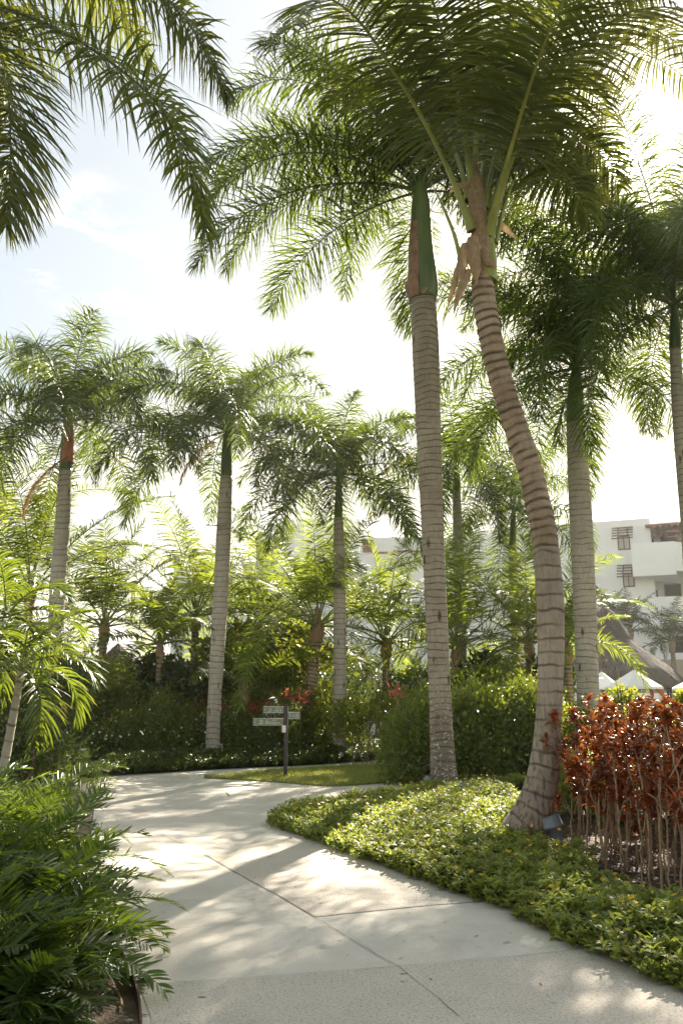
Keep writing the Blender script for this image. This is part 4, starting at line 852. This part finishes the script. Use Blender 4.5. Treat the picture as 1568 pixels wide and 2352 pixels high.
# ------------------------------------------------------------------ red croton hedge
def croton(label, poly, npl, h0, h1, mat, nl=26, size=0.15, stemn=60):
    P = sample_poly(poly, npl); c = P.mean(0); t = thing('croton_hedge', label, 'hedge', (c[0], c[1], 0)); mb = MB(); k = 0; order = np.argsort(P[:, 1])
    rest = MB()
    for i in order:
        x, y = P[i]; hh = random.uniform(h0, h1); top = np.array([x + random.gauss(0, .09), y + random.gauss(0, .09), hh]); mid = np.array([x + random.gauss(0, .05), y + random.gauss(0, .05), hh * .5])
        C = dens(np.array([[x, y, -.02, .0105], [*mid, .008], [*top, .006]]), .08); C[:, :2] += rng.normal(0, .006, (len(C), 2))
        if k < stemn: s_ = MB(); s_.tube(C[:, :3], C[:, 3], 6); s_.build('stem', M['stem'], t, True)
        else: rest.tube(C[:, :3], C[:, 3], 5)
        k += 1
        for b_ in range(random.randint(3, 5)):
            z = hh * random.uniform(.36, .98) if b_ else hh; f = z / hh; o = np.array([x, y, 0]) * (1 - f) + top * f; o[2] = z + .04
            if b_:
                o2 = o + [random.gauss(0, .11), random.gauss(0, .11), .1]; rest.tube([o - [0, 0, .15], (o + o2) / 2, o2], .006, 4, False); o = o2
            m = int(nl * random.uniform(.6, 1.1)); az = rng.random(m) * 6.283; e = rng.uniform(-.1, 1.25, m); d = np.stack([np.cos(az) * np.cos(e), np.sin(az) * np.cos(e), np.sin(e)], 1)
            base = np.tile(o, (m, 1)) - np.c_[np.zeros((m, 2)), rng.uniform(0, .16, m)]; col = np.clip(rng.random(m) * .55 + random.uniform(-.25, .45), 0, 1)
            mb.leaves(base, d, np.cross(d, [0, 0, 1]) + rng.normal(0, .2, (m, 3)), size * rng.uniform(.6, 1.15, m), size * .36, .3, (.25, .8, 1, .7, .05), rnd=col, fold=0.3)
    mb.build('foliage', mat, t)
    if rest.n: tag(rest.build('thin_twigs', M['stem'], t), kind='stuff')
    return t
croton('orange red croton hedge on bare tan stems behind the leaning coconut palm', croton_poly, 400, 0.9, 1.66, M['croton'], stemn=90, size=.125)
croton('dark maroon croton clump at the right edge behind the orange red hedge', [(4.9, 9.5), (7.5, 9.0), (7.5, 11.5), (5.2, 11.5)], 34, 1.5, 1.85, M['maroon'], stemn=20, size=0.17)
# leaf litter in the beds
def litter(poly, n, label, z=.02, s=(.02, .07)):
    P = sample_poly(poly, n); d = unit(np.c_[rng.normal(0, 1, (n, 2)), rng.normal(0, .18, n)]); mb = MB()
    mb.leaves(np.c_[P, np.full(n, z) + rng.uniform(0, .015, n)], d, np.cross(d, [0, 0, 1]) + rng.normal(0, .3, (n, 3)), rng.uniform(*s, n), rng.uniform(.006, .022, n), .02, (.4, 1, .5)); tag(mb.build('mulch', M['chips']), label, 'mulch', kind='stuff')
bush('deep green bush filling the gap behind the red croton stems', 1420, 1760, 12.8, 1.5, 1.0, 8000, 0.09, M['hedge'], group=G2, lumps=9)
bush('deep green bush at the right edge behind the croton stems', 1560, 1760, 12.2, 1.8, 1.0, 7000, 0.09, M['hedge'], group=G2, lumps=8)
litter([tuple(gp(1262, 1930)[:2]), tuple(gp(1300, 2010)[:2]), tuple(gp(1568, 2160)[:2]), (7, 7), (7, 11.5), (3, 12)], 5200, 'dark leaf litter under the red croton hedge')
litter([(-1.05, 4.9), (-1.5, 5.6), (-3.5, 6.5), (-3.5, 3.0), (-0.9, 3.0)], 3800, 'pale chips and dry leaves on the soil at the lower left', s=(.012, .06))

PL = sample_poly([p for p in outline if -1 < p[1] < 24], 520); n = len(PL); d = unit(np.c_[rng.normal(0, 1, (n, 2)), np.zeros(n)]); mb = MB(); zz = rng.random(n) ** 3
mb.leaves(np.c_[PL, np.full(n, .037)], d, np.cross(d, [0, 0, 1]), .01 + .05 * zz, .004 + .012 * zz, 0, (.4, 1, .3)); tag(mb.build('fallen_leaves', M['chips']), 'tiny dry leaf bits scattered over the pale path', 'leaf litter', kind='stuff')
# ------------------------------------------------------------------ left foreground ferny shrubs
def fern_clump(label, x, y, L, n, mat, off, ll=0.16, lw=0.022, e=(85, 5), nl=26, z=0.0, bare=None, pet=.24):
    t = thing('fern_palm', label, 'shrub', (x, y, z), 'ferny palms in the left bed')
    for i in range(n):
        q = (i + .5) / n; org = np.array([x + random.gauss(0, .07), y + random.gauss(0, .07), z + .02])
        el = e[0] - (e[0] - e[1]) * q ** 0.8 + random.uniform(-6, 6)
        P = spine_from(org, off + i * 137.5 + random.uniform(-14, 14), el, random.uniform(45, 95), L * random.uniform(.8, 1.12), 16, random.uniform(-20, 20), 1.6)
        frond(P, [mat, M['rachis']], t, nl, ll * random.uniform(.85, 1.15), lw, 0.07, (16,), pet, .007, (74, 42), tw=0.28, jit=0.10, fold=0.22, prof=(.45, .95, 1, .85, .25), roll=random.uniform(-30, 30))
ferns = [
 ('deep green fern palm lowest at the left, in the bottom corner', -2.1, 4.55, .85, 24, 'fern', 0),
 ('fern palm leaning over the brown edging beside the path', -1.95, 5.45, .85, 26, 'fern', 50),
 ('fern palm with long arching fronds reaching furthest over the path', -2.25, 6.15, .98, 28, 'fern_l', 90),
 ('bright backlit fern palm standing highest beside the path', -2.6, 6.95, 1.05, 26, 'fern_l', 30),
 ('fern palm behind the brightest one', -2.9, 7.3, 1.15, 22, 'fern', 140),
 ('dark fern palm at the left edge of the picture, mid height', -2.75, 5.6, 1.2, 26, 'fern', 200),
 ('dark fern palm in the lower left, behind the corner one', -2.6, 4.9, 1.15, 24, 'fern', 260),
 ('tall fern palm at the left edge under the small palms', -3.3, 6.6, 1.3, 26, 'fern', 310),
 ('fern palm on the left edge just below the small palm trunk', -3.7, 7.9, 1.3, 22, 'fern_l', 20),
 ('small fern palm growing on the bare soil at the bottom', -1.75, 4.75, .4, 12, 'fern', 80),
 ('low dark fern palm on the bare soil hugging the curve of the edging', -1.78, 5.1, .62, 20, 'fern', 170),
 ('fern palm squeezed between the brightest one and the path', -2.35, 6.5, .9, 22, 'fern', 15),
 ('low pale fern palm near the rocks', -3.25, 8.8, .8, 20, 'fern_l', 120),
]
for lab, x, y, L, n, m_, off in ferns: fern_clump(lab, x - .03, y, L * 1.22, int(n * 1.6), M[m_], off, ll=.19, nl=36, lw=.018, e=(90, 20))
for lab, px, py, L in (('round feathery cycad beside the rocks at the bend', 150, 1815, 1.05), ('feathery cycad further left behind the rocks', 80, 1835, 1.15), ('small cycad nearest the corner of the far path', 192, 1800, .85)):
    g_ = gp(px, py); fern_clump(lab, g_[0], g_[1], L, 26, M['fern_l'], px, ll=.17, lw=.012, nl=40, e=(88, 0), pet=.14)
# steel edging along the left bed
P = np.array(left_edge); sel = P[(P[:, 1] > -2) & (P[:, 1] < 8.5)]; Q = dens(sel, .15); mb = MB()
for a, b_ in zip(Q[:-1], Q[1:]): mb.quadbar((*a, .03), (*b_, .03), .012, .13)
tag(mb.build('garden_edging', M['edging']), 'rusty brown edging strip between the left bed and the path', 'edging')
# rocks at the bend
from mathutils import noise as mnoise
def rock(label, c, s, seed):
    import bmesh
    bm = bmesh.new(); bmesh.ops.create_icosphere(bm, subdivisions=3, radius=1)
    for v in bm.verts:
        k = 1 + .45 * mnoise.noise(v.co * 1.3 + Vector((seed * 7.1, 0, 0))) + .12 * mnoise.noise(v.co * 4 + Vector((0, seed, 0))); v.co = Vector((v.co.x * s[0] * k, v.co.y * s[1] * k, v.co.z * s[2] * k))
    me = bpy.data.meshes.new('rock'); bm.to_mesh(me); bm.free(); me.materials.append(M['rock']); o = bpy.data.objects.new('rock', me); COL.objects.link(o)
    o.location = (c[0], c[1], s[2] * .6); tag(o, label, 'rock', 'rocks edging the left bed')
for i, (x, y, s_, lab) in enumerate(((172, 1838, .17, 'pale rock at the left end of the rock row'), (186, 1842, .20, 'largest pale rock in front of the round cycad'), (204, 1836, .16, 'brownish rock right of the largest rock'),
        (216, 1830, .15, 'rock nearest the path edge in the rock row'), (212, 1818, .12, 'small rock on top right of the rock row'), (196, 1822, .14, 'rounded rock behind the brownish rock'), (228, 1856, .10, 'little rock lying alone nearest the camera'))):
    g_ = gp(x - 6, y); rock(lab, g_, (s_, s_ * .8, s_ * .7), i + 1)

# ------------------------------------------------------------------ signpost
sg = gp(655, 1788); SY = sg[1]; k = mpp(1700, SY)
st = thing('signpost', 'dark bronze signpost with three grey green direction boards on the lawn', 'signpost', (sg[0], SY, 0.05))
ztop = pt(655, 1622, SY)[2]
mb = MB(); mb.box((sg[0], SY, ztop / 2), (.072, .072, ztop)); mb.build('post', M['post'], st)
mb = MB(); mb.box((sg[0] + .040, SY, ztop / 2), (.008, .06, ztop - .01)); mb.build('post_trim', M['board'], st)
mb = MB(); mb.box((sg[0], SY, .065), (.16, .16, .012)); mb.build('base_plate', M['post'], st)
def board(x0, x1, y0, y1, items):
    a, b_ = pt(x0, y1, SY), pt(x1, y0, SY); cx, cz = (a[0] + b_[0]) / 2, (a[2] + b_[2]) / 2; w_, h_ = b_[0] - a[0], b_[2] - a[2]
    mb = MB(); mb.box((cx, SY - .012, cz), (w_, .024, h_)); o = mb.build('sign_board', M['board'], st)
    mb = MB(); mb.box((cx, SY - .012, cz + h_ / 2 + .004), (w_, .03, .008)); mb.box((cx, SY - .012, cz - h_ / 2 - .004), (w_, .03, .008)); mb.build('board_rim', M['letter'], o, origin=st.location)
    def X(px): return pt(px, (y0 + y1) / 2, SY)[0]
    yf = SY - .0265
    for kind, px, fz, s_ in items:
        z = a[2] + h_ * fz; x = X(px)
        if kind.startswith('T:'):
            cu = bpy.data.curves.new('lettering', 'FONT'); cu.body = kind[2:]; cu.size = s_; cu.align_x = 'CENTER'; cu.align_y = 'CENTER'; cu.extrude = .001; cu.offset = s_ * .012; cu.materials.append(M['letter'])
            tmp = bpy.data.objects.new('tmp', cu); COL.objects.link(tmp); bpy.context.view_layer.update(); me_ = bpy.data.meshes.new_from_object(tmp.evaluated_get(bpy.context.evaluated_depsgraph_get())); bpy.data.objects.remove(tmp); me_.name = 'lettering'; t_ = bpy.data.objects.new('lettering', me_); COL.objects.link(t_); t_.parent = o; t_.location = (x - st.location[0], yf - st.location[1], z - st.location[2]); t_.rotation_euler = (R(90), 0, 0); continue
        mb = MB(); r_ = .004
        def ln(p, q): mb.quadbar((x + p[0] * s_, yf, z + p[1] * s_), (x + q[0] * s_, yf, z + q[1] * s_), .003, .006, up=(0, 0, 1) if abs(p[0] - q[0]) > abs(p[1] - q[1]) else (1, 0, 0))
        if kind == '<': ln((.25, .5), (-.25, 0)); ln((-.25, 0), (.25, -.5))
        if kind == '>': ln((-.25, .5), (.25, 0)); ln((.25, 0), (-.25, -.5))
        if kind == 'glass': ln((-.4, .5), (.4, .5)); ln((-.4, .5), (0, 0)); ln((.4, .5), (0, 0)); ln((0, 0), (0, -.5)); ln((-.25, -.5), (.25, -.5))
        if kind == 'swim': ln((-.5, -.4), (.5, -.4)); ln((-.4, -.15), (.1, .2)); ln((.1, .2), (.4, -.15)); ln((-.1, .35), (.1, .35)); ln((-.1, .45), (.1, .45))
        if kind == 'beach': ln((-.5, .15), (-.2, .45)); ln((-.2, .45), (.2, .45)); ln((.2, .45), (.5, .15)); ln((-.5, .15), (.5, .15)); ln((0, .45), (0, -.3)); ln((-.6, -.35), (.6, -.35)); ln((-.2, -.12), (.5, -.12)); ln((-.6, -.5), (.6, -.5))
        if kind == 'beds':
            for q in (-.4, 0, .4): ln((q, -.5), (q, .4)); ln((q + .18, -.5), (q + .18, .4)); ln((q, .5), (q + .18, .5))
        mb.build('pictogram', M['letter'], o, origin=st.location)
board(604.6, 651, 1623, 1636.8, [('<', 608, .5, .045), ('swim', 621, .45, .075), ('T:BUILDINGS', 638.5, .77, .024), ('T:6-B.15', 638.5, .33, .058)])
board(659.5, 689, 1636.5, 1650.4, [('glass', 666, .5, .07), ('swim', 673.5, .5, .065), ('beach', 681.5, .5, .075), ('>', 686.5, .5, .045)])
board(581, 651, 1651, 1665, [('<', 585.5, .5, .045), ('beach', 600, .52, .085), ('beds', 613, .45, .07), ('T:BUILDINGS', 629.5, .77, .024), ('T:B.10 B.12', 630.5, .33, .056)])
n0, n1 = pt(648.5, 1682, SY), pt(656.5, 1666, SY)
mb = MB(); mb.box(((n0[0] + n1[0]) / 2 + .005, SY - .052, (n0[2] + n1[2]) / 2), (n1[0] - n0[0], .03, n1[2] - n0[2]), rot=-.25); mb.build('paper_notice', M['paper'], st)
mb = MB(); mb.box((n0[0] - .012, SY - .03, (n0[2] + n1[2]) / 2 - .005), (.018, .06, n1[2] - n0[2])); mb.build('orange_holder', M['orange'], st)

# ------------------------------------------------------------------ garden spotlights
def spot(label, foot, axis, L, r):
    foot = np.array(foot); a = unit(np.array(axis, float)); t = thing('garden_spotlight', label, 'spotlight', foot, 'grey spotlights at the palm feet')
    f = np.array([0, .12, .30, .62, .64, .70, .72, 1.0]); rad = np.array([.30, .38, .48, .78, 1.02, 1.04, 1.0, .92]) * r
    P = foot + a[None] * (f[:, None] * L + .08); mb = MB(); mb.tube(P, rad, 24, False); mb.build('housing', M['lampgrey'], t, True)
    mb = MB(); mb.tube([P[-1] - a * .03, P[-1] - a * .028], [r * .88, r * .88], 24); mb.build('lens', M['glass'], t)
    mb = MB(); mb.tube([foot - [0, 0, .12], foot + a * .1], [.008, .02], 8); mb.build('stake', M['lampgrey'], t, True)
g_ = gp(1293, 1968); spot('grey garden spotlight leaning right of the coconut palm base', g_ + [0, 0, .01], (-.26, .12, .95), .34, .105)
g_ = gp(1082, 1845); spot('small grey spotlight between the main royal trunk and the leaning coconut palm', g_ + [0, 0, .03], (-.5, .2, .8), .24, .08)
g_ = gp(962, 1824); spot('grey spotlight at the left foot of the main royal palm', g_ + [0, 0, .03], (.55, .1, .7), .24, .075)
g_ = gp(782, 1744); spot('grey spotlight at the foot of the slim royal palm behind the lawn', g_ + [0, 0, .12], (.3, .2, .9), .24, .11)
# irrigation hoses and twigs
def hose(label, pts, r=.008, z=.045, name='irrigation_hose', mat='hose', cat='hose'):
    P = np.array([gp(*p) for p in pts]); P[:, 2] = z; P = dens(P, .08); mb = MB(); mb.tube(P, r, 8); tag(mb.build(name, M[mat], smooth=True), label, cat)
hose('black irrigation hose on the soil in front of the red croton stems', [(1300, 1990), (1360, 2000), (1430, 2015), (1500, 2022), (1600, 2030)], .011)
hose('thin hose lying along the bed edge at the right', [(1108, 2078), (1140, 2092), (1180, 2098), (1215, 2104)], .006)
hose('thin hose curling over the path edge at the lower right', [(1470, 2225), (1500, 2240), (1560, 2262)], .006)
hose('tiny forked twig lying on the pale path below the lawn', [(519, 1826), (524, 1829), (526, 1833)], .006, .04, 'fallen_twig', 'stem', 'twig')
hose('dry stick on the soil beside the edging', [(225, 2265), (255, 2282), (275, 2300), (280, 2330)], .008, .04, 'fallen_stick', 'stem', 'stick')

# ------------------------------------------------------------------ white building
BY0 = 56.0
A = pt(1490, 1190, BY0); zr = A[2]
def depth_for(px, py, z):             # Y where the ray through a pixel reaches height z
    d = ray(px, py); return (z - EYE) / d[2] * d[1]
Y2 = depth_for(1150, 1215, zr); B = pt(1150, 1215, Y2)
fd = unit((B - A)[:2]); fn = np.array([-fd[1], fd[0]]); 
if fn[1] > 0: fn = -fn                # points to the camera
def fpt(s_, out=0.0): return A[:2] + fd * s_ + fn * out
def fs(px, out=0.0):                  # distance along the facade where a pixel column meets it
    u = (px - CX) / FPX / ray(px, 1300)[1]; a = A[:2] + fn * out
    return (u * a[1] - a[0]) / (fd[0] - u * fd[1])
def fz(px, py, out=0.0):
    p = fpt(fs(px, out), out); d = ray(px, py); return EYE + d[2] * p[1] / d[1]
bt = thing('hotel_building', 'white stucco hotel building behind the palms with balconies and slatted window awnings', 'building', (A[0], A[1], 0))
def fblock(name, s0, s1, o0, o1, z0, z1, mat, parent=bt, mb=None):
    own = mb is None; mb = mb or MB()
    mb.prism([fpt(s0, o0), fpt(s1, o0), fpt(s1, o1), fpt(s0, o1)], z0, z1)
    if own: return mb.build(name, mat, parent, origin=bt.location)
LB = fs(1040)
mb = MB(); fblock('', 0, LB, 0, -9, 0, zr, None, mb=mb); fblock('', LB + .01, LB + 16, -4.5, -12, 0, zr - 0.9, None, mb=mb); fblock('', -16, -.01, -3.2, -12, 0, zr + .25, None, mb=mb)
wall = mb.build('wall', M['white_wall'], bt)
for (px0, px1, py0, py1) in ((1421, 1450, 1232, 1264), (1427, 1454, 1318, 1349)):
    s0, s1 = fs(px1), fs(px0); z1, z0 = fz(px0, py0), fz(px0, py1)
    wn_ = fblock('window', s0, s1, .03, -.2, z0, z1, M['wood']); fblock('shutter', s0 + .08, s1 - .08, .05, .0, z0 + .08, z1 - .08, M['shutter'], wn_)
    fblock('shutter_bar', (s0 + s1) / 2 - .03, (s0 + s1) / 2 + .03, .07, .0, z0 + .08, z1 - .08, M['wood'], wn_)
    mb = MB()
    for q in range(5): fblock('', s0 - .25, s1 + .3, .16 + q * .24, .08 + q * .24, z1 + .52 - q * .22, z1 + .59 - q * .22, None, mb=mb)
    for ss in (s0 + .1, s1 - .1): mb.quadbar((*fpt(ss, 0.0), z1 + .5), (*fpt(ss, 1.0), z1 - .2), .08, .08)
    mb.build('slatted_awning', M['wood'], bt)
for i, (pt0, pb0) in enumerate(((1246, 1313), (1371, 1432), (1500, 1560))):
    o_ = 1.6; s1 = fs(1451 + i * 3, o_); s0 = fs(1551 + i * 3, o_); z1, z0 = fz(1500, pt0, o_) , fz(1500, pb0, o_)
    mb = MB()
    mb.prism([fpt(s0, o_), fpt(s1, o_), fpt(s1, -.0), fpt(s0 , -3.2)], z0 - .25, z0 + .02)
    fblock('', s0, s1, o_, o_ - .2, z0 + .02, z1, None, mb=mb); fblock('', s1 - .2, s1, o_ - .2, .0, z0 + .02, z1, None, mb=mb); 
    mb.prism([fpt(s0, o_ - .2), fpt(s0 + .2, o_ - .2), fpt(s0 - 4.2, -3.2), fpt(s0 - 4.4, -3.2)], z0 + .02, z1)
    bal = mb.build('balcony', M['white_wall'], bt)
    # dark opening and window on the recessed wall
    zz0, zz1 = z0 + .3, z1 + 1.35
    for sa, sb, mm in ((-1.6, -.5, 'glass'), (-5.6, -3.4, 'glass')):
        w0 = fblock('window', sa, sb, -3.1, -3.2, zz0 + .9, zz1, M['wood']); fblock('pane', sa - .1 + .2, sb - .1, -3.06, -3.1, zz0 + 1.0, zz1 - .1, M['glass'], w0)
    lm = MB(); q = fpt(-.02 , -1.4); fblock('', -.12, -.01, -1.2, -1.45, z1 + .3, z1 + .75, None, mb=lm); lm.build('wall_lamp', M['post'], bt)
# rooftop pergola
mb = MB(); zp = fz(1500, 1212, 0)
mb.prism([fpt(.3, .6), fpt(-7.5, .6), fpt(-7.5, -3.1), fpt(.0, -3.1)], zp, zp + .12)
perg = mb.build('pergola', M['wood_r'], bt); mb = MB()
for q in range(20): fblock('', -.2 - q * .37, -.32 - q * .37, .65, -3.0, zp - .14, zp - .01, None, mb=mb)
mb.build('rafters', M['wood_r'], perg, origin=bt.location)
mb = MB(); fblock('', -2.3, -2.6, .4, .1, fz(1500, 1246, 1.6) - 2, zp, None, mb=mb); mb.build('pergola_post', M['wood_r'], bt)
mb = MB(); 
for zz in (.15, .5, .85): fblock('', -1.0, -7.0, .9, .82, fz(1500, 1246, 1.6) + zz - .1, fz(1500, 1246, 1.6) + zz - .03, None, mb=mb)
mb.build('railing', M['wood_r'], bt)
# left wing of the hotel
wt = thing('hotel_wing', 'pale white hotel wing seen between the palms left of the main royal trunk', 'building', (2, 60, 0))
def pbox(name, px0, px1, pyt, Yf, depth, mat=M['white_wall'], parent=wt, pyb=None, mb=None):
    a = pt(px0, pyt, Yf); b_ = pt(px1, pyt, Yf); z0 = 0 if pyb is None else pt(px0, pyb, Yf)[2]
    own = mb is None; mb = mb or MB(); mb.box(((a[0] + b_[0]) / 2, Yf + depth / 2, (a[2] + z0) / 2), (b_[0] - a[0], depth, a[2] - z0)); 
    if own: return mb.build(name, mat, parent, origin=wt.location)
mb = MB(); pbox('', 590, 700, 1205, 64, 12, mb=mb); pbox('', 640, 835, 1192, 67, 10, mb=mb); pbox('', 832, 990, 1234, 60, 9, mb=mb); pbox('', 985, 1060, 1236, 61.5, 9, mb=mb); pbox('', 1050, 1112, 1222, 59, 8, mb=mb); pbox('', 400, 592, 1290, 66, 10, mb=mb); pbox('', 1110, 1152, 1262, 58, 6, mb=mb)
mb.build('wall', M['white_wall'], wt)
pbox('window', 833, 855, 1243, 59.9, .2, M['wood_r'], pyb=1268); pbox('window_awning', 829, 858, 1240, 59.3, .7, M['wood'], pyb=1243)
pbox('roof_rail', 858, 890, 1267, 59.8, .25, M['wood_r'], pyb=1270); pbox('roof_rail', 903, 972, 1264, 59.8, .25, M['wood_r'], pyb=1267)
for q in range(5): pbox('vent_slot', 1098, 1101, 1246 + q * 5, 58.9, .15, M['glass'], pyb=1248.5 + q * 5)
pbox('window', 594, 602, 1250, 63.9, .15, M['glass'], pyb=1284)
pbox('window', 700, 712, 1270, 66.9, .15, M['glass'], pyb=1300)
mb = MB(); pbox('', 830, 1010, 1555, 40, .4, M['white_wall'], mb=mb); tag(mb.build('garden_wall', M['white_wall']), 'low white wall glimpsed left of the main royal trunk', 'wall')
# tan stucco garden wall on the right
mb = MB(); a = pt(1470, 1515, 49.5); b_ = pt(1660, 1508, 49.5); mb.box(((a[0] + b_[0]) / 2, 49.7, a[2] / 2), (b_[0] - a[0], .4, a[2])); tag(mb.build('garden_wall', M['tan_wall']), 'tan stucco garden wall in front of the hotel at the right edge', 'wall')

# ------------------------------------------------------------------ thatched roofs
def palapa(label, x, y_top, y_eave, half, Y, straw, steps=True, group='thatched huts'):
    c = pt(x, y_eave, Y); top = pt(x, y_top, Y)[2]; ze = c[2]; Rr = half * mpp(y_eave, Y); H = top - ze
    t = thing('thatched_hut', label, 'hut', (c[0], Y, 0), group)
    prof = [(0.02, 1.0), (.10, .93), (.17, .82), (.22, .73), (.25, .66), (.235, .63), (.31, .57), (.45, .47), (.60, .36), (.785, .22), (.93, .07), (1.0, 0.0), (.97, -.035), (.6, .2), (.1, .5)] if steps else [(0.02, 1.0), (.3, .68), (.6, .38), (.85, .14), (1.0, 0), (.96, -.04), (.5, .3)]
    seg = 56; V = []; UV = []
    for r_, h_ in prof:
        for j in range(seg):
            a = j / seg * 2 * math.pi; k_ = 1 + .02 * rng.normal(); V.append((c[0] + Rr * r_ * math.cos(a) * k_, Y + Rr * r_ * math.sin(a) * k_, ze + H * h_)); UV.append((j / seg, h_))
    F = np.array([[i * seg + j, i * seg + (j + 1) % seg, (i + 1) * seg + (j + 1) % seg, (i + 1) * seg + j] for i in range(len(prof) - 1) for j in range(seg)])
    mb = MB(); mb.add(V, F, UV); mb.build('thatched_roof', M['thatch'], t, True)
    n = straw; q = rng.random(n) ** .6; pr = np.array([p for p in prof[:11]]); ss = np.linspace(0, 1, len(pr)); rr_ = np.interp(q, ss, pr[:, 0]); hh = np.interp(q, ss, pr[:, 1]); a = rng.random(n) * 6.283
    p = np.c_[c[0] + Rr * rr_ * np.cos(a), Y + Rr * rr_ * np.sin(a), ze + H * hh + .02]; d = np.c_[np.cos(a), np.sin(a), -np.full(n, .75 * H / Rr)] + rng.normal(0, .12, (n, 3))
    mb = MB(); mb.leaves(p, d, np.cross(d, [0, 0, 1]) , rng.uniform(.15, .45, n), .03, .15, (1, .8, .3)); tag(mb.build('loose_straw', M['straw'], t), kind='stuff')
    for a_ in np.linspace(0, 2 * math.pi, 9)[:-1]:
        mb = MB(); xx, yy = c[0] + Rr * .8 * math.cos(a_), Y + Rr * .8 * math.sin(a_); mb.tube([(xx, yy, 0), (xx, yy, ze + H * .1)], .09, 8); mb.build('post', M['wood'], t, True)
palapa('large thatched hut roof behind the white parasols', 1397, 1393, 1577, 174, 42.5, 16000)
palapa('grey thatched roof glimpsed right of the slim royal palm', 822, 1478, 1572, 80, 38, 4000, False)
palapa('low grey thatched roof left of the main royal trunk', 950, 1515, 1575, 70, 41, 2600, False)
palapa('bluish thatched roof glimpsed left of the small straw stemmed palm', 268, 1478, 1560, 90, 33, 4000, False)

# ------------------------------------------------------------------ parasols
def parasol(label, x, y_ap, y_rim, half, Y, rot=.35):
    c = pt(x, y_rim, Y); ap = pt(x, y_ap, Y)[2]; zr_ = c[2]; h = half * mpp(y_rim, Y); t = thing('parasol', label, 'parasol', (c[0], Y, 0), 'white parasols by the thatched hut')
    n = 8; V = [(c[0], Y, ap)]; rr_ = []
    for i in range(n):
        a = rot + i * math.pi / 4; k_ = 1.0 if i % 2 == 0 else .78; V.append((c[0] + h * k_ * math.cos(a), Y + h * k_ * math.sin(a), zr_ + (0 if i % 2 == 0 else .02)))
    for i in range(n):
        p = V[1 + i]; V.append((p[0], p[1], p[2] - .09))
    F3 = np.array([[0, 1 + i, 1 + (i + 1) % n] for i in range(n)]); F4 = np.array([[1 + i, 9 + i, 9 + (i + 1) % n, 1 + (i + 1) % n] for i in range(n)])
    mb = MB(); mb.add(V, [F3, F4]); mb.build('canopy', M['cloth'], t)
    mb = MB(); mb.tube([(c[0], Y, 0), (c[0], Y, ap + .08)], .03, 8); mb.build('pole', M['wood_r'], t, True)
    mb = MB(); 
    for i in range(0, n, 2): mb.tube([V[0] - np.array([0, 0, .06]), np.array(V[1 + i]) - [0, 0, .03]], .014, 5)
    mb.build('ribs', M['wood_r'], t); mb = MB(); mb.tube([(c[0], Y, ap), (c[0], Y, ap + .05), (c[0], Y, ap + .1)], [.06, .05, .02], 8); mb.build('finial', M['wood_r'], t, True)
parasol('white parasol seen between the leaning coconut trunk and the swollen royal trunk', 1298, 1543, 1578, 52, 35)
parasol('white parasol just right of the swollen royal trunk', 1382, 1542, 1580, 58, 37.0)
parasol('fully visible white parasol in front of the thatched hut', 1457, 1538, 1578, 72, 34, .2)
parasol('white parasol cut by the right edge of the picture', 1592, 1556, 1581, 60, 34.5)
mb = MB(); a = pt(1290, 1592, 37.8); b_ = pt(1526, 1592, 37.8); mb.box(((a[0] + b_[0]) / 2, 38.0, a[2] / 2), (b_[0] - a[0], .35, a[2])); 
for xx in np.linspace(a[0] + .2, b_[0] - .1, 5): mb.box((xx, 37.75, a[2] / 2), (.3, .12, a[2] + .02))
tag(mb.build('white_wall', M['white_wall']), 'white pillared wall under the parasols', 'wall')

# ------------------------------------------------------------------ haze volume added to lift shadows and mimic a lens flare veil
mb = MB(); mb.box((0, 45, 14), (180, 170, 30.0))
m, nt, out = newmat('flare_veil_haze'); pv = N(nt, 'ShaderNodeVolumePrincipled', {'Color': (1.0, 0.97, 0.92), 'Density': 0.00042, 'Anisotropy': 0.55}); nt.links.new(pv.outputs[0], out.inputs['Volume'])
tag(mb.build('haze', m), 'thin bright haze added to lift shadows and mimic lens flare veil', 'haze', kind='stuff')
SC.cycles.volume_bounces = 0
